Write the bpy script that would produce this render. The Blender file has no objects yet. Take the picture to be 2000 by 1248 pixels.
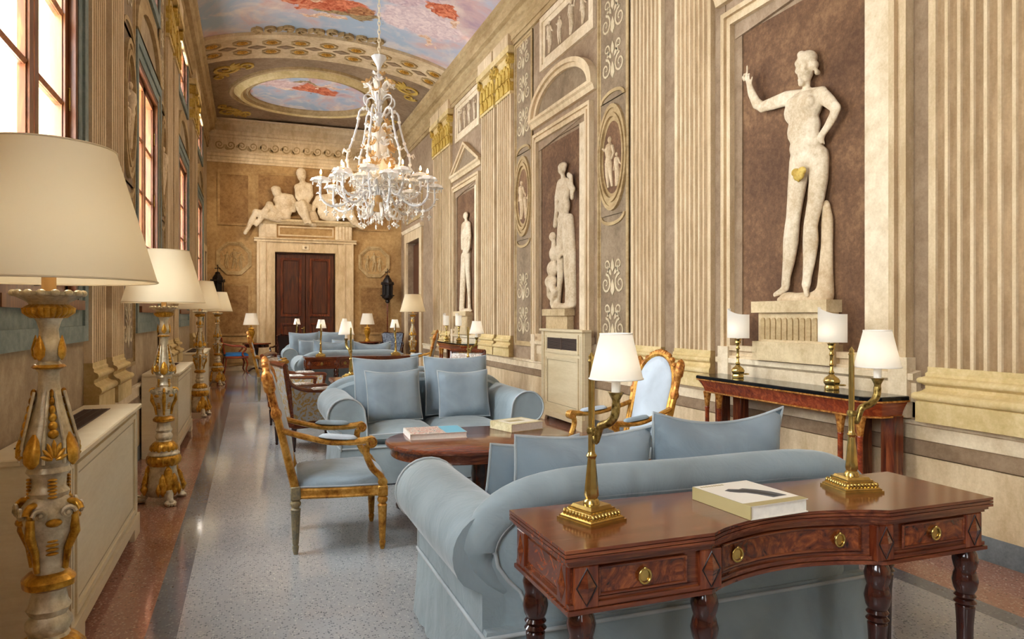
import bpy, bmesh, math, random
from mathutils import Vector, Matrix
random.seed(7)
PI = math.pi
scn = bpy.context.scene
COL = scn.collection
# ------------------------------------------------------------------ camera
HX, HY = 488.0, 618.0            # vanishing point of the hall in the 2000 x 1248 frame
F = 1380.0
yaw = math.atan((1000 - HX) / F)
cam_d = bpy.data.cameras.new('camera'); cam = bpy.data.objects.new('camera', cam_d); COL.objects.link(cam)
cam_d.sensor_width = 36.0; cam_d.lens = 36.0 * F / 2000.0
cam_d.shift_y = (HY - 624.0) / 2000.0
cam_d.clip_start = 0.05; cam_d.clip_end = 200
cam.location = (0, 0, 1.4); cam.rotation_euler = (PI / 2, 0, -yaw)
scn.camera = cam
# ------------------------------------------------------------------ world, exposure
WORLD_STRENGTH = 13.0
w = bpy.data.worlds.new('daylight'); scn.world = w; w.use_nodes = True
bg = w.node_tree.nodes['Background']; bg.inputs[0].default_value = (0.90, 0.95, 1.0, 1); bg.inputs[1].default_value = WORLD_STRENGTH
scn.view_settings.view_transform = 'Standard'; scn.view_settings.look = 'None'
scn.view_settings.gamma = 1.0; scn.view_settings.use_curve_mapping = False
scn.view_settings.exposure = 1.28
scn.cycles.use_denoising = True
scn.cycles.max_bounces = 9; scn.cycles.diffuse_bounces = 6; scn.cycles.transmission_bounces = 6; scn.cycles.transparent_max_bounces = 10
scn.cycles.sample_clamp_indirect = 6.0
scn.cycles.caustics_reflective = False; scn.cycles.caustics_refractive = False
# hall: left wall x=XL, right wall x=XR, end wall y=YE
XL, XR, YE, YB, ZC = -1.03, 3.97, 19.6, -6.5, 6.4
WIN_Y = [(-4.72, -3.15), (-0.58, 0.99), (3.56, 5.13), (7.70, 9.27), (11.84, 13.41), (15.98, 17.55)]
WIN_LO, WIN_HI = (1.5, 3.92), (4.95, 5.9)
def portal(y0, y1, z0, z1):
    l = bpy.data.lights.new('window_daylight', 'AREA'); l.shape = 'RECTANGLE'; l.size = y1 - y0; l.size_y = z1 - z0
    l.cycles.is_portal = True
    o = bpy.data.objects.new('window_daylight', l); COL.objects.link(o)
    o.location = (XL - 0.42, (y0 + y1) / 2, (z0 + z1) / 2); o.rotation_euler = (PI / 2, 0, -PI / 2)   # faces +x
for a, b in WIN_Y:
    portal(a, b, *WIN_LO); portal(a, b, *WIN_HI)
def spot(loc, target, power, angle, col, blend=0.6, size=0.05):
    l = bpy.data.lights.new('unseen_spot', 'SPOT'); l.energy = power; l.spot_size = angle; l.spot_blend = blend; l.color = col; l.shadow_soft_size = size
    o = bpy.data.objects.new('unseen_spot', l); COL.objects.link(o); o.location = loc
    o.rotation_euler = (Vector(target) - Vector(loc)).to_track_quat('-Z', 'Y').to_euler()
    return o
# unseen spots added above the cornice: lift the window wall, warm the end wall
WARM = (1.0, 0.80, 0.56)
for y_ in (4.5, 8.5, 12.5): spot((XR - 0.24, y_, 6.43), (XL, y_ + 0.5, 3.0), 110, 1.7, (1.0, 0.90, 0.78), 0.9, 0.1)
spot((XL + 0.28, 13.6, 6.43), (1.6, 19.6, 2.9), 230, 1.0, WARM); spot((XR - 0.28, 13.6, 6.43), (1.0, 19.6, 2.9), 230, 1.0, WARM)
# ------------------------------------------------------------------ materials
def S(h):
    h = h.lstrip('#'); c = [int(h[i:i+2], 16) / 255 for i in (0, 2, 4)]
    return tuple(x / 12.92 if x < 0.04045 else ((x + 0.055) / 1.055) ** 2.4 for x in c) + (1.0,)
class NT:
    def __init__(s, name):
        s.m = bpy.data.materials.new(name); s.m.use_nodes = True; s.t = s.m.node_tree; s.n = s.t.nodes
        s.b = s.n['Principled BSDF']; s.tc = None; s.out = s.n['Material Output']
    def N(s, ty, **kw):
        n = s.n.new(ty)
        for k, v in kw.items():
            if k in n.inputs.keys() if hasattr(n.inputs, 'keys') else False: n.inputs[k].default_value = v
            else: setattr(n, k, v)
        return n
    def L(s, a, b): s.t.links.new(a, b)
    def coord(s, scale=(1, 1, 1), loc=(0, 0, 0), rot=(0, 0, 0)):
        if s.tc is None: s.tc = s.n.new('ShaderNodeTexCoord')
        mp = s.n.new('ShaderNodeMapping'); mp.inputs['Scale'].default_value = scale; mp.inputs['Location'].default_value = loc; mp.inputs['Rotation'].default_value = rot
        s.L(s.tc.outputs['Object'], mp.inputs['Vector']); return mp.outputs[0]
    def noise(s, vec, scale=5, detail=4, rough=0.55, dist=0.0):
        n = s.n.new('ShaderNodeTexNoise'); s.L(vec, n.inputs['Vector'])
        n.inputs['Scale'].default_value = scale; n.inputs['Detail'].default_value = detail; n.inputs['Roughness'].default_value = rough; n.inputs['Distortion'].default_value = dist
        return n.outputs['Fac']
    def ramp(s, fac, stops, interp='LINEAR'):
        r = s.n.new('ShaderNodeValToRGB'); s.L(fac, r.inputs[0]); cr = r.color_ramp; cr.interpolation = interp
        while len(cr.elements) < len(stops): cr.elements.new(0.5)
        for e, (p, c) in zip(cr.elements, stops): e.position = p; e.color = c if len(c) == 4 else (*c, 1)
        return r.outputs[0]
    def mix(s, fac, a, b, mode='MIX'):
        m = s.n.new('ShaderNodeMix'); m.data_type = 'RGBA'; m.blend_type = mode
        for sock, val in ((m.inputs[0], fac), (m.inputs[6], a), (m.inputs[7], b)):
            if isinstance(val, (int, float)): sock.default_value = val
            elif isinstance(val, tuple): sock.default_value = val
            else: s.L(val, sock)
        return m.outputs[2]
    def math(s, op, a, b=None, c=None, clamp=False):
        m = s.n.new('ShaderNodeMath'); m.operation = op; m.use_clamp = clamp
        for i, val in enumerate((a, b, c)):
            if val is None: continue
            if isinstance(val, (int, float)): m.inputs[i].default_value = val
            else: s.L(val, m.inputs[i])
        return m.outputs[0]
    def bump(s, h, strength=0.3, dist=0.01):
        b = s.n.new('ShaderNodeBump'); b.inputs['Strength'].default_value = strength; b.inputs['Distance'].default_value = dist
        s.L(h, b.inputs['Height']); s.L(b.outputs[0], s.b.inputs['Normal'])
    def col(s, c):
        if isinstance(c, tuple): s.b.inputs['Base Color'].default_value = c
        else: s.L(c, s.b.inputs['Base Color'])
    def set(s, **kw):
        for k, v in kw.items(): s.b.inputs[k.replace('_', ' ')].default_value = v
        return s
def paint(name, c1, c2, scale=3.0, rough=0.75, bump=0.15, stretch=(1, 1, 1), c3=None, fine=22, spec=0.3):
    t = NT(name); v = t.coord(stretch)
    a = t.noise(v, scale, 6, 0.62, 0.4); b = t.noise(v, scale * fine / 3, 4, 0.68); g = t.noise(t.coord(), 62, 2, 0.7)
    f = t.math('ADD', t.math('ADD', t.math('MULTIPLY', a, 0.5), t.math('MULTIPLY', b, 0.35)), t.math('MULTIPLY', g, 0.15))
    st = [(0.40, S(c1)), (0.60, S(c2))]
    if c3: st = [(0.39, S(c1)), (0.5, S(c3)), (0.61, S(c2))]
    t.col(t.ramp(f, st)); t.set(Roughness=rough); t.b.inputs['Specular IOR Level'].default_value = spec
    if bump: t.bump(f, bump, 0.006)
    return t.m
def plain(name, c, rough=0.5, metal=0.0, var=0.0, scale=8, **kw):
    t = NT(name)
    if var:
        f = t.noise(t.coord(), scale, 4); d = S(c)
        t.col(t.ramp(f, [(0.3, tuple(x * (1 - var) for x in d[:3])), (0.7, tuple(min(1, x * (1 + var)) for x in d[:3]))]))
    else: t.col(S(c))
    t.set(Roughness=rough, Metallic=metal, **kw); return t.m
def wood(name, dark, mid, light, rough=0.22, stretch=(1.2, 12, 12), scale=2.5, burl=False, coat=0.35):
    t = NT(name); v = t.coord(stretch if not burl else (1, 1, 1))
    f = t.noise(v, scale if not burl else 11, 8, 0.62, 1.2 if not burl else 3.0)
    t.col(t.ramp(f, [(0.3, S(dark)), (0.5, S(mid)), (0.72, S(light))])); t.set(Roughness=rough)
    t.b.inputs['Coat Weight'].default_value = coat; t.b.inputs['Coat Roughness'].default_value = 0.1
    return t.m
def velvet(name, c, sheen=0.35):
    t = NT(name); v = t.coord()
    f = t.noise(v, 3.2, 3, 0.5, 0.6); d = S(c)
    t.col(t.ramp(f, [(0.32, tuple(x * 0.84 for x in d[:3])), (0.68, tuple(min(1, x * 1.14) for x in d[:3]))]))
    t.set(Roughness=0.78); t.b.inputs['Sheen Weight'].default_value = sheen; t.b.inputs['Sheen Roughness'].default_value = 0.35
    t.b.inputs['Specular IOR Level'].default_value = 0.2
    t.bump(t.noise(v, 5, 4, 0.55, 1.2), 0.38, 0.03)
    return t.m
M = {}
M['wall'] = paint('fresco_tan', '#836b52', '#ad957a', 1.3, c3='#988065')
M['wall_end'] = paint('fresco_ochre', '#8d6b42', '#bd9c6a', 1.6, c3='#a58354')
M['wall_left'] = paint('fresco_grey_tan', '#917c60', '#b9a686', 1.4, c3='#a59072')
M['field'] = paint('fresco_brown_field', '#553a25', '#876545', 2.2, c3='#6c4d33', bump=0.25, fine=30)
M['brown'] = paint('fresco_mid_brown', '#7d654b', '#9e866a', 1.8)
M['panel'] = paint('fresco_grey_brown', '#78644b', '#9a856a', 2.4)
M['cream'] = paint('fresco_cream', '#b99f78', '#e2cda8', 1.6, c3='#cfb791', stretch=(1, 1, 0.35))
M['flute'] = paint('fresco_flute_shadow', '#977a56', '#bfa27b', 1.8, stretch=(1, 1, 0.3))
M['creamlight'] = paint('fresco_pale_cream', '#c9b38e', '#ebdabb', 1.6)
M['yellow'] = paint('fresco_yellow', '#c0a66c', '#e0c996', 2.6, c3='#d0b780')
M['gold_paint'] = paint('fresco_gold', '#a9842f', '#d9bb62', 5, rough=0.55)
M['moulding'] = paint('fresco_moulding', '#94794f', '#bfa67a', 2.2, stretch=(1, 0.3, 1))
M['bluegrey'] = paint('fresco_blue_grey_stone', '#67726d', '#8f978e', 2.0, c3='#7b857e')
M['stonegrey'] = paint('grey_stone', '#5f6466', '#7d8283', 3.0, rough=0.4, bump=0.05)
M['marble'] = paint('painted_marble', '#bda582', '#e6d6ba', 4.0, rough=0.65, bump=0.12, c3='#d5c2a2')
M['marblewarm'] = paint('painted_marble_warm', '#b89c76', '#dcc6a2', 4.0, rough=0.65, bump=0.1)
M['pedestal'] = paint('painted_pedestal_stone', '#b59c74', '#d8c39a', 3.0)
M['ochre_dark'] = paint('fresco_dark_ochre', '#77552f', '#a37f50', 2.0)
M['panelink'] = paint('arabesque_paint', '#bba885', '#d6c6a4', 6.0)
M['wood_win'] = wood('window_wood', '#4f2812', '#74401f', '#94602f', 0.38, (6, 6, 0.7), 3, coat=0.15)
M['door'] = wood('door_walnut', '#2a120a', '#4a2312', '#6d3a1e', 0.32, (8, 8, 0.6), 3, coat=0.2)
M['mahog'] = wood('mahogany', '#43190d', '#66301a', '#8c4d2a', 0.17, (0.8, 12, 12), 3.2)
M['mahog_v'] = wood('mahogany_upright', '#30120a', '#632a16', '#95502a', 0.2, (9, 9, 0.9), 2.6)
M['mahog_dark'] = wood('dark_mahogany', '#1c0c08', '#391810', '#5c2a18', 0.18, (9, 9, 0.9), 2.6)
M['burl'] = wood('burl_veneer', '#2a0d05', '#642a10', '#9a5022', 0.18, burl=True)
M['cherry'] = wood('cherry_wood', '#5a1d0c', '#8d3717', '#b55a2b', 0.25, (1.2, 9, 9), 2.5)
M['dark_line'] = plain('dark_inlay', '#160a06', 0.4)
M['giltwood'] = paint('giltwood', '#86521c', '#e8b864', 9, rough=0.34, bump=0.35, c3='#c48e3c', fine=9)
M['giltwood'].node_tree.nodes['Principled BSDF'].inputs['Metallic'].default_value = 0.55
M['giltcarve'] = paint('carved_giltwood', '#743c16', '#e6b060', 26, rough=0.38, bump=0.9, c3='#bf7c36', fine=6)
M['giltcarve'].node_tree.nodes['Principled BSDF'].inputs['Metallic'].default_value = 0.45
M['greygilt'] = paint('worn_grey_gilt', '#6d6a5e', '#a99a72', 12, rough=0.45, bump=0.3)
M['silverleaf'] = paint('silver_leaf_cream', '#a89a7c', '#ebe2c8', 9, rough=0.36, bump=0.3, c3='#cfc3a4', fine=9)
M['silverleaf'].node_tree.nodes['Principled BSDF'].inputs['Metallic'].default_value = 0.35
M['goldleaf'] = paint('gold_leaf', '#8a5a14', '#edbf58', 14, rough=0.3, bump=0.5, c3='#c8922f', fine=7)
M['goldleaf'].node_tree.nodes['Principled BSDF'].inputs['Metallic'].default_value = 0.6
M['brass'] = plain('brass', '#c4a760', 0.22, 0.92, 0.22, 30)
M['brassold'] = paint('antique_brass', '#57431c', '#c2a862', 40, rough=0.3, bump=0.5, fine=6)
M['brassold'].node_tree.nodes['Principled BSDF'].inputs['Metallic'].default_value = 0.9
M['velvet'] = velvet('blue_grey_velvet', '#96a5aa')
M['velvet2'] = velvet('blue_velvet_cushion', '#909fa8', 0.45)
M['paleblue'] = velvet('pale_blue_silk', '#bcc6cd', 0.2)
M['seatblue'] = velvet('light_blue_seat', '#9fb2bd', 0.4)
M['chairblue'] = velvet('bright_blue_seat', '#2f6fae', 0.3)
M['piping'] = velvet('piping_fabric', '#b4bdc0', 0.2)
M['leather'] = plain('dark_leather', '#2b1d18', 0.38, 0, 0.25, 12)
M['bluedark'] = paint('patterned_blue_cloth', '#3a4352', '#8d97a4', 18, rough=0.8, fine=5)
M['cab'] = paint('cabinet_paint', '#d3c29c', '#e0d2b0', 1.2, rough=0.4, bump=0.0, stretch=(1, 1, 6))
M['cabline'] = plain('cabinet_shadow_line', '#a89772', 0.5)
M['grille'] = plain('grille_brown', '#4d382a', 0.5)
M['void'] = plain('dark_inside', '#120d0a', 0.9)
M['blackmarble'] = paint('black_marble', '#0a0b0c', '#15171a', 6, rough=0.08, bump=0)
M['candle'] = plain('candle_sleeve', '#efe9dc', 0.5)
M['cardtube'] = plain('tan_candle_tube', '#c69d64', 0.6)
M['page'] = plain('book_pages', '#f3eee2', 0.8, 0, 0.06, 60)
M['cover_white'] = plain('book_cover_white', '#e9e3d4', 0.35)
M['cover_gold'] = plain('book_spine_gold', '#aa9a68', 0.4)
M['ink'] = plain('printed_ink', '#4f5053', 0.5)
M['ink_dark'] = plain('printed_dark_ink', '#2f302f', 0.5)
M['cover_cream'] = paint('book_cover_cream', '#b9ab7a', '#e3dab4', 14, rough=0.4, bump=0)
M['cyan'] = plain('cover_cyan', '#66b4cc', 0.35)
M['iron'] = plain('dark_iron', '#1c1411', 0.45, 0.3, 0.3, 20)
def damask(name, ground, fig, scale=16):
    t = NT(name); v = t.coord(); n = t.noise(v, scale, 3, 0.6, 1.6)
    f = t.ramp(n, [(0.49, (0, 0, 0)), (0.53, (1, 1, 1))]); t.col(t.mix(f, S(ground), S(fig))); t.set(Roughness=0.55); t.b.inputs['Sheen Weight'].default_value = 0.2
    return t.m
M['damask_gold'] = damask('gold_damask', '#a9acab', '#a98a4a', 15)
M['damask_grey'] = damask('grey_damask', '#b5bac0', '#8d8f94', 14)
M['damask_white'] = damask('white_damask', '#e6e2da', '#b9a89a', 16)
def shade_mat(name, c, tr=0.35):
    t = NT(name); d = t.n.new('ShaderNodeBsdfDiffuse'); d.inputs[0].default_value = S(c); tl = t.n.new('ShaderNodeBsdfTranslucent'); tl.inputs[0].default_value = S(c)
    mx = t.n.new('ShaderNodeMixShader'); mx.inputs[0].default_value = tr; t.L(d.outputs[0], mx.inputs[1]); t.L(tl.outputs[0], mx.inputs[2]); t.L(mx.outputs[0], t.out.inputs[0]); t.n.remove(t.b)
    return t.m
M['shade_cream'] = shade_mat('cream_lampshade', '#e6d8b8', 0.3)
M['shade_white'] = shade_mat('white_lampshade', '#f5f1e6', 0.5)
def emis(name, c, st):
    t = NT(name); t.col(S(c)); t.b.inputs['Emission Color'].default_value = S(c); t.b.inputs['Emission Strength'].default_value = st; return t.m
M['bulb_big'] = emis('lit_big_bulb', '#fff4e4', 20.0)
M['bulb'] = emis('lit_bulb', '#fff0d8', 6.0)
M['flame'] = emis('chandelier_bulb', '#ffd79c', 12.0)
def glassy(name, c, tr=0.55, rough=0.08):
    t = NT(name); t.col(S(c)); t.set(Roughness=rough, IOR=1.45); t.b.inputs['Transmission Weight'].default_value = tr; return t.m
M['crystal'] = glassy('blown_glass', '#ffffff', 0.3, 0.06)
M['milk'] = glassy('milky_glass', '#fffaf0', 0.08, 0.15)
M['amber'] = glassy('amber_glass', '#f0bf7c', 0.35, 0.12)
def pane_mat():
    t = NT('window_glass'); tr = t.n.new('ShaderNodeBsdfTransparent'); gl = t.n.new('ShaderNodeBsdfGlossy'); gl.inputs['Roughness'].default_value = 0.02
    mx = t.n.new('ShaderNodeMixShader'); mx.inputs[0].default_value = 0.06; t.L(tr.outputs[0], mx.inputs[1]); t.L(gl.outputs[0], mx.inputs[2]); t.L(mx.outputs[0], t.out.inputs[0]); t.n.remove(t.b); return t.m
M['glass'] = pane_mat()
def terrazzo(name, base, base2, chips, dens=0.42, scale=95, rough=0.09):
    t = NT(name); v = t.coord(); vo = t.n.new('ShaderNodeTexVoronoi'); t.L(v, vo.inputs['Vector']); vo.inputs['Scale'].default_value = scale
    big = t.noise(v, 0.9, 4, 0.6); g = t.ramp(big, [(0.3, S(base)), (0.7, S(base2))])
    sep = t.n.new('ShaderNodeSeparateColor'); t.L(vo.outputs['Color'], sep.inputs[0])
    cc = t.ramp(sep.outputs[0], [(i / max(1, len(chips) - 1), S(c)) for i, c in enumerate(chips)])
    near = t.math('LESS_THAN', vo.outputs['Distance'], 0.45); pick = t.math('LESS_THAN', sep.outputs[1], dens)
    t.col(t.mix(t.math('MULTIPLY', near, pick), g, cc)); t.set(Roughness=rough); t.b.inputs['Specular IOR Level'].default_value = 0.5
    return t.m
M['terr_grey'] = terrazzo('grey_terrazzo', '#94989b', '#b0b2b2', ['#62676b', '#777c80', '#c4c4c0', '#8f9396'], 0.5, 95)
M['terr_dark'] = terrazzo('dark_grey_terrazzo', '#595f66', '#737981', ['#3a3f46', '#8b9096', '#5a6068'], 0.5, 80)
M['terr_red'] = terrazzo('red_terrazzo', '#8f6552', '#ad8069', ['#5a3a2e', '#c99a82', '#8a5744', '#d8b8a0'], 0.75, 90)
# ------------------------------------------------------------------ mesh builder
class B:
    def __init__(s): s.v = []; s.f = []; s.mi = []; s.cur = 0
    def mat(s, i): s.cur = i; return s
    def add(s, vs, fs):
        o = len(s.v); s.v += [tuple(p) for p in vs]
        for f in fs: s.f.append(tuple(i + o for i in f)); s.mi.append(s.cur)
        return s
    def box(s, c, d, bev=0.0, rz=0.0, rx=0.0, ry=0.0):
        hx, hy, hz = d[0] / 2, d[1] / 2, d[2] / 2
        b = min(bev, hx * 0.9, hy * 0.9, hz * 0.9)
        if b <= 0:
            vs = [(x, y, z) for x in (-hx, hx) for y in (-hy, hy) for z in (-hz, hz)]
            fs = [(0, 1, 3, 2), (4, 6, 7, 5), (0, 4, 5, 1), (2, 3, 7, 6), (0, 2, 6, 4), (1, 5, 7, 3)]
        else:
            vs = []; idx = {}
            for sx in (-1, 1):
                for sy in (-1, 1):
                    for sz in (-1, 1):
                        for k in range(3):
                            p = [sx * (hx - b), sy * (hy - b), sz * (hz - b)]; p[k] = (sx * hx, sy * hy, sz * hz)[k]
                            idx[(sx, sy, sz, k)] = len(vs); vs.append(tuple(p))
            fs = []
            for k in range(3):
                a, c2 = (k + 1) % 3, (k + 2) % 3
                for sg in (-1, 1):
                    q = []
                    for (u, w_) in ((-1, -1), (1, -1), (1, 1), (-1, 1)):
                        t = [0, 0, 0]; t[k] = sg; t[a] = u; t[c2] = w_; q.append(idx[(t[0], t[1], t[2], k)])
                    fs.append(tuple(q if sg > 0 else q[::-1]))
            for k in range(3):      # edge strips along axis k
                a, c2 = (k + 1) % 3, (k + 2) % 3
                for u in (-1, 1):
                    for w_ in (-1, 1):
                        def g(e, kk):
                            t = [0, 0, 0]; t[k] = e; t[a] = u; t[c2] = w_; return idx[(t[0], t[1], t[2], kk)]
                        q = (g(-1, a), g(1, a), g(1, c2), g(-1, c2)); fs.append(q if u * w_ < 0 else q[::-1])
            for sx in (-1, 1):
                for sy in (-1, 1):
                    for sz in (-1, 1):
                        q = (idx[(sx, sy, sz, 0)], idx[(sx, sy, sz, 1)], idx[(sx, sy, sz, 2)]); fs.append(q if sx * sy * sz > 0 else q[::-1])
        if rx or ry or rz:
            R = Matrix.Rotation(rz, 3, 'Z') @ Matrix.Rotation(ry, 3, 'Y') @ Matrix.Rotation(rx, 3, 'X'); vs = [R @ Vector(p) for p in vs]
        return s.add([(p[0] + c[0], p[1] + c[1], p[2] + c[2]) for p in vs], fs)
    def bb(s, x0, x1, y0, y1, z0, z1, bev=0.0):
        return s.box(((x0 + x1) / 2, (y0 + y1) / 2, (z0 + z1) / 2), (abs(x1 - x0), abs(y1 - y0), abs(z1 - z0)), bev)
    def loft(s, rings, closed=True, caps=True):
        n = len(rings[0]); vs = [p for r in rings for p in r]; fs = []
        for i in range(len(rings) - 1):
            for j in range(n if closed else n - 1):
                a, b = i * n + j, i * n + (j + 1) % n
                fs.append((a, b, b + n, a + n))
        if caps and closed:
            fs.append(tuple(range(n))[::-1]); fs.append(tuple((len(rings) - 1) * n + j for j in range(n)))
        return s.add(vs, fs)
    def lathe(s, prof, n=20, c=(0, 0, 0), mod=None, sx=1.0, sy=1.0, caps=True):
        rings = []
        for (r, z) in prof:
            ring = []
            for j in range(n):
                a = 2 * PI * j / n; k = mod(a, z) if mod else 1.0
                ring.append((c[0] + r * k * sx * math.cos(a), c[1] + r * k * sy * math.sin(a), c[2] + z))
            rings.append(ring)
        return s.loft(rings, True, caps)
    def tube(s, pts, rad, n=8, closed=False, caps=True, flat=1.0, up=None):
        pts = [Vector(p) for p in pts]; m = len(pts); rings = []
        if not isinstance(rad, (list, tuple)): rad = [rad] * m
        prev = None
        for i in range(m):
            a = pts[i - 1] if (i > 0 or closed) else pts[i]; b = pts[(i + 1) % m] if (i < m - 1 or closed) else pts[i]
            t = (b - a).normalized() if (b - a).length > 1e-9 else Vector((0, 0, 1))
            if prev is None:
                u = Vector(up) if up else (Vector((0, 0, 1)) if abs(t.z) < 0.9 else Vector((1, 0, 0)))
                prev = u
            nrm = (prev - t * prev.dot(t))
            nrm = nrm.normalized() if nrm.length > 1e-6 else t.orthogonal().normalized()
            prev = nrm; bi = t.cross(nrm)
            rings.append([tuple(pts[i] + nrm * (rad[i] * math.cos(2 * PI * j / n)) + bi * (rad[i] * flat * math.sin(2 * PI * j / n))) for j in range(n)])
        if closed: rings.append(rings[0])
        return s.loft(rings, True, caps and not closed)
    def ell(s, c, r, nu=12, nv=8, R=None):
        if isinstance(r, (int, float)): r = (r, r, r)
        vs = []; fs = []
        for i in range(1, nv):
            ph = PI * i / nv
            for j in range(nu):
                a = 2 * PI * j / nu; vs.append((r[0] * math.sin(ph) * math.cos(a), r[1] * math.sin(ph) * math.sin(a), r[2] * math.cos(ph)))
        top = len(vs); vs.append((0, 0, r[2])); vs.append((0, 0, -r[2]))
        for i in range(nv - 2):
            for j in range(nu):
                a, b = i * nu + j, i * nu + (j + 1) % nu; fs.append((a, a + nu, b + nu, b))
        for j in range(nu):
            fs.append((top, j, (j + 1) % nu)); k = (nv - 2) * nu; fs.append((top + 1, k + (j + 1) % nu, k + j))
        if R is not None: vs = [R @ Vector(p) for p in vs]
        return s.add([(p[0] + c[0], p[1] + c[1], p[2] + c[2]) for p in vs], fs)
    def prism(s, poly, h0, h1, fn):
        """poly of (a,b) extruded from h0 to h1; fn(a,b,h)->xyz"""
        n = len(poly); vs = [fn(a, b, h0) for a, b in poly] + [fn(a, b, h1) for a, b in poly]
        fs = [tuple(range(n))[::-1], tuple(range(n, 2 * n))] + [(i, (i + 1) % n, n + (i + 1) % n, n + i) for i in range(n)]
        return s.add(vs, fs)
    def xf(s, Mx, start=0):
        for i in range(start, len(s.v)): s.v[i] = tuple(Mx @ Vector(s.v[i]))
        return s
    def build(s, name, mats, parent=None, smooth=35, fix=True):
        me = bpy.data.meshes.new(name); me.from_pydata(s.v, [], s.f)
        if not isinstance(mats, (list, tuple)): mats = [mats]
        for m in mats: me.materials.append(M[m] if isinstance(m, str) else m)
        if len(mats) > 1: me.polygons.foreach_set('material_index', s.mi)
        if fix:
            bm = bmesh.new(); bm.from_mesh(me); bmesh.ops.recalc_face_normals(bm, faces=bm.faces); bm.to_mesh(me); bm.free()
        if smooth:
            me.polygons.foreach_set('use_smooth', [True] * len(me.polygons)); me.set_sharp_from_angle(angle=math.radians(smooth))
        me.update()
        o = bpy.data.objects.new(name, me); COL.objects.link(o)
        if parent is not None: o.parent = parent
        return o
def tag(o, label=None, cat=None, group=None, kind=None):
    if label: o['label'] = label
    if cat: o['category'] = cat
    if group: o['group'] = group
    if kind: o['kind'] = kind
    return o
def thing(name, loc, label, cat, rz=0.0, group=None):
    o = bpy.data.objects.new(name, None); COL.objects.link(o); o.location = loc; o.rotation_euler = (0, 0, rz); o.empty_display_size = 0.2
    return tag(o, label, cat, group)
def part(name, parent):
    o = bpy.data.objects.new(name, None); COL.objects.link(o); o.parent = parent; return o
def dup(src, loc=None, rz=None, label=None, parent=None, name=None):
    o = src.copy(); COL.objects.link(o)
    if parent is not None: o.parent = parent
    if loc is not None: o.location = loc
    if rz is not None: o.rotation_euler = (0, 0, rz)
    if label: o['label'] = label
    for ch in src.children: dup(ch, parent=o)
    return o
def share(src, parent, loc=(0, 0, 0), rot=(0, 0, 0), name=None, scale=(1, 1, 1)):
    o = bpy.data.objects.new(name or src.name.split('.')[0], src.data); COL.objects.link(o); o.parent = parent; o.location = loc; o.rotation_euler = rot; o.scale = scale
    if 'kind' in src: o['kind'] = src['kind']
    return o
def arc(cx, cy, r, a0, a1, n, ry=None):
    return [(cx + r * math.cos(a0 + (a1 - a0) * i / n), cy + (ry or r) * math.sin(a0 + (a1 - a0) * i / n)) for i in range(n + 1)]
def bez(p, n=12):
    """Catmull-Rom through points"""
    P = [Vector(q) for q in p]; P = [P[0] * 2 - P[1]] + P + [P[-1] * 2 - P[-2]]; out = []
    for i in range(1, len(P) - 2):
        for k in range(n):
            t = k / n; a, b, c, d = P[i - 1], P[i], P[i + 1], P[i + 2]
            out.append(0.5 * (2 * b + (c - a) * t + (2 * a - 5 * b + 4 * c - d) * t * t + (3 * b - a - 3 * c + d) * t ** 3))
    out.append(P[-2]); return out
def structure(o): o['kind'] = 'structure'; return o
def rebase(o, loc):
    o.location = loc
    for c in o.children: c.location = Vector(c.location) - Vector(loc)
# ================================================================== ROOM SHELL
def rw(a, h, z): return (XR - h, a, z)          # right wall: a along the hall, h out of the wall
def lw(a, h, z): return (XL + h, a, z)
def ew(a, h, z): return (a, YE - h, z)
def slab(b, fn, a0, a1, z0, z1, h0, h1):
    poly = [(a0, z0), (a1, z0), (a1, z1), (a0, z1)]
    return b.prism(poly, h0, h1, lambda p, q, h: fn(p, h, q))
def one(name, fn, a0, a1, z0, z1, h0, h1, mat, parent):
    return slab(B(), fn, a0, a1, z0, z1, h0, h1).build(name, mat, parent, 0)
def run(name, fn, prof, a0, a1, mat, parent, smooth=30):
    """prof: closed list of (h,z) swept along the wall from a0 to a1"""
    return B().loft([[fn(a0, h, z) for h, z in prof], [fn(a1, h, z) for h, z in prof]]).build(name, mat, parent, smooth)
def frame_poly(b, fn, outer, inner, h0, h1):
    """outer/inner closed outlines with the same count: a raised frame"""
    n = len(outer)
    vs = [fn(a, h0, z) for a, z in outer] + [fn(a, h1, z) for a, z in outer] + [fn(a, h1, z) for a, z in inner] + [fn(a, h0, z) for a, z in inner]
    fs = []
    for i in range(n):
        j = (i + 1) % n
        for k in range(3): fs.append((k * n + i, k * n + j, (k + 1) * n + j, (k + 1) * n + i))
    b.add(vs, fs)
def rect(a0, a1, z0, z1): return [(a0, z0), (a1, z0), (a1, z1), (a0, z1)]
def rframe(name, fn, a0, a1, z0, z1, wd, h, mat, parent, steps=1, h0=0.0):
    b = B()
    for k in range(steps):
        t = k / steps; t2 = (k + 1) / steps
        frame_poly(b, fn, rect(a0 + wd * t, a1 - wd * t, z0 + wd * t, z1 - wd * t), rect(a0 + wd * t2, a1 - wd * t2, z0 + wd * t2, z1 - wd * t2), h0, h * (1 - 0.45 * (k % 2)))
    return b.build(name, mat, parent, 0)
# ---- floor: grey terrazzo field, dark strip, red border on both sides
fl_ = B()
XA, XBn, XC2, XD = -0.43, -0.30, 3.24, 3.37
fl_.mat(0).bb(XBn, XC2, YB, YE + 0.4, -0.1, 0)
fl_.mat(1).bb(XA, XBn, YB, YE, -0.1, 0).bb(XC2, XD, YB, YE, -0.1, 0)
fl_.mat(2).bb(XL, XA, YB, YE, -0.1, 0).bb(XD, XR + 0.4, YB, YE, -0.1, 0)
floor = structure(fl_.build('floor', ['terr_grey', 'terr_dark', 'terr_red'], None, 0))
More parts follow.
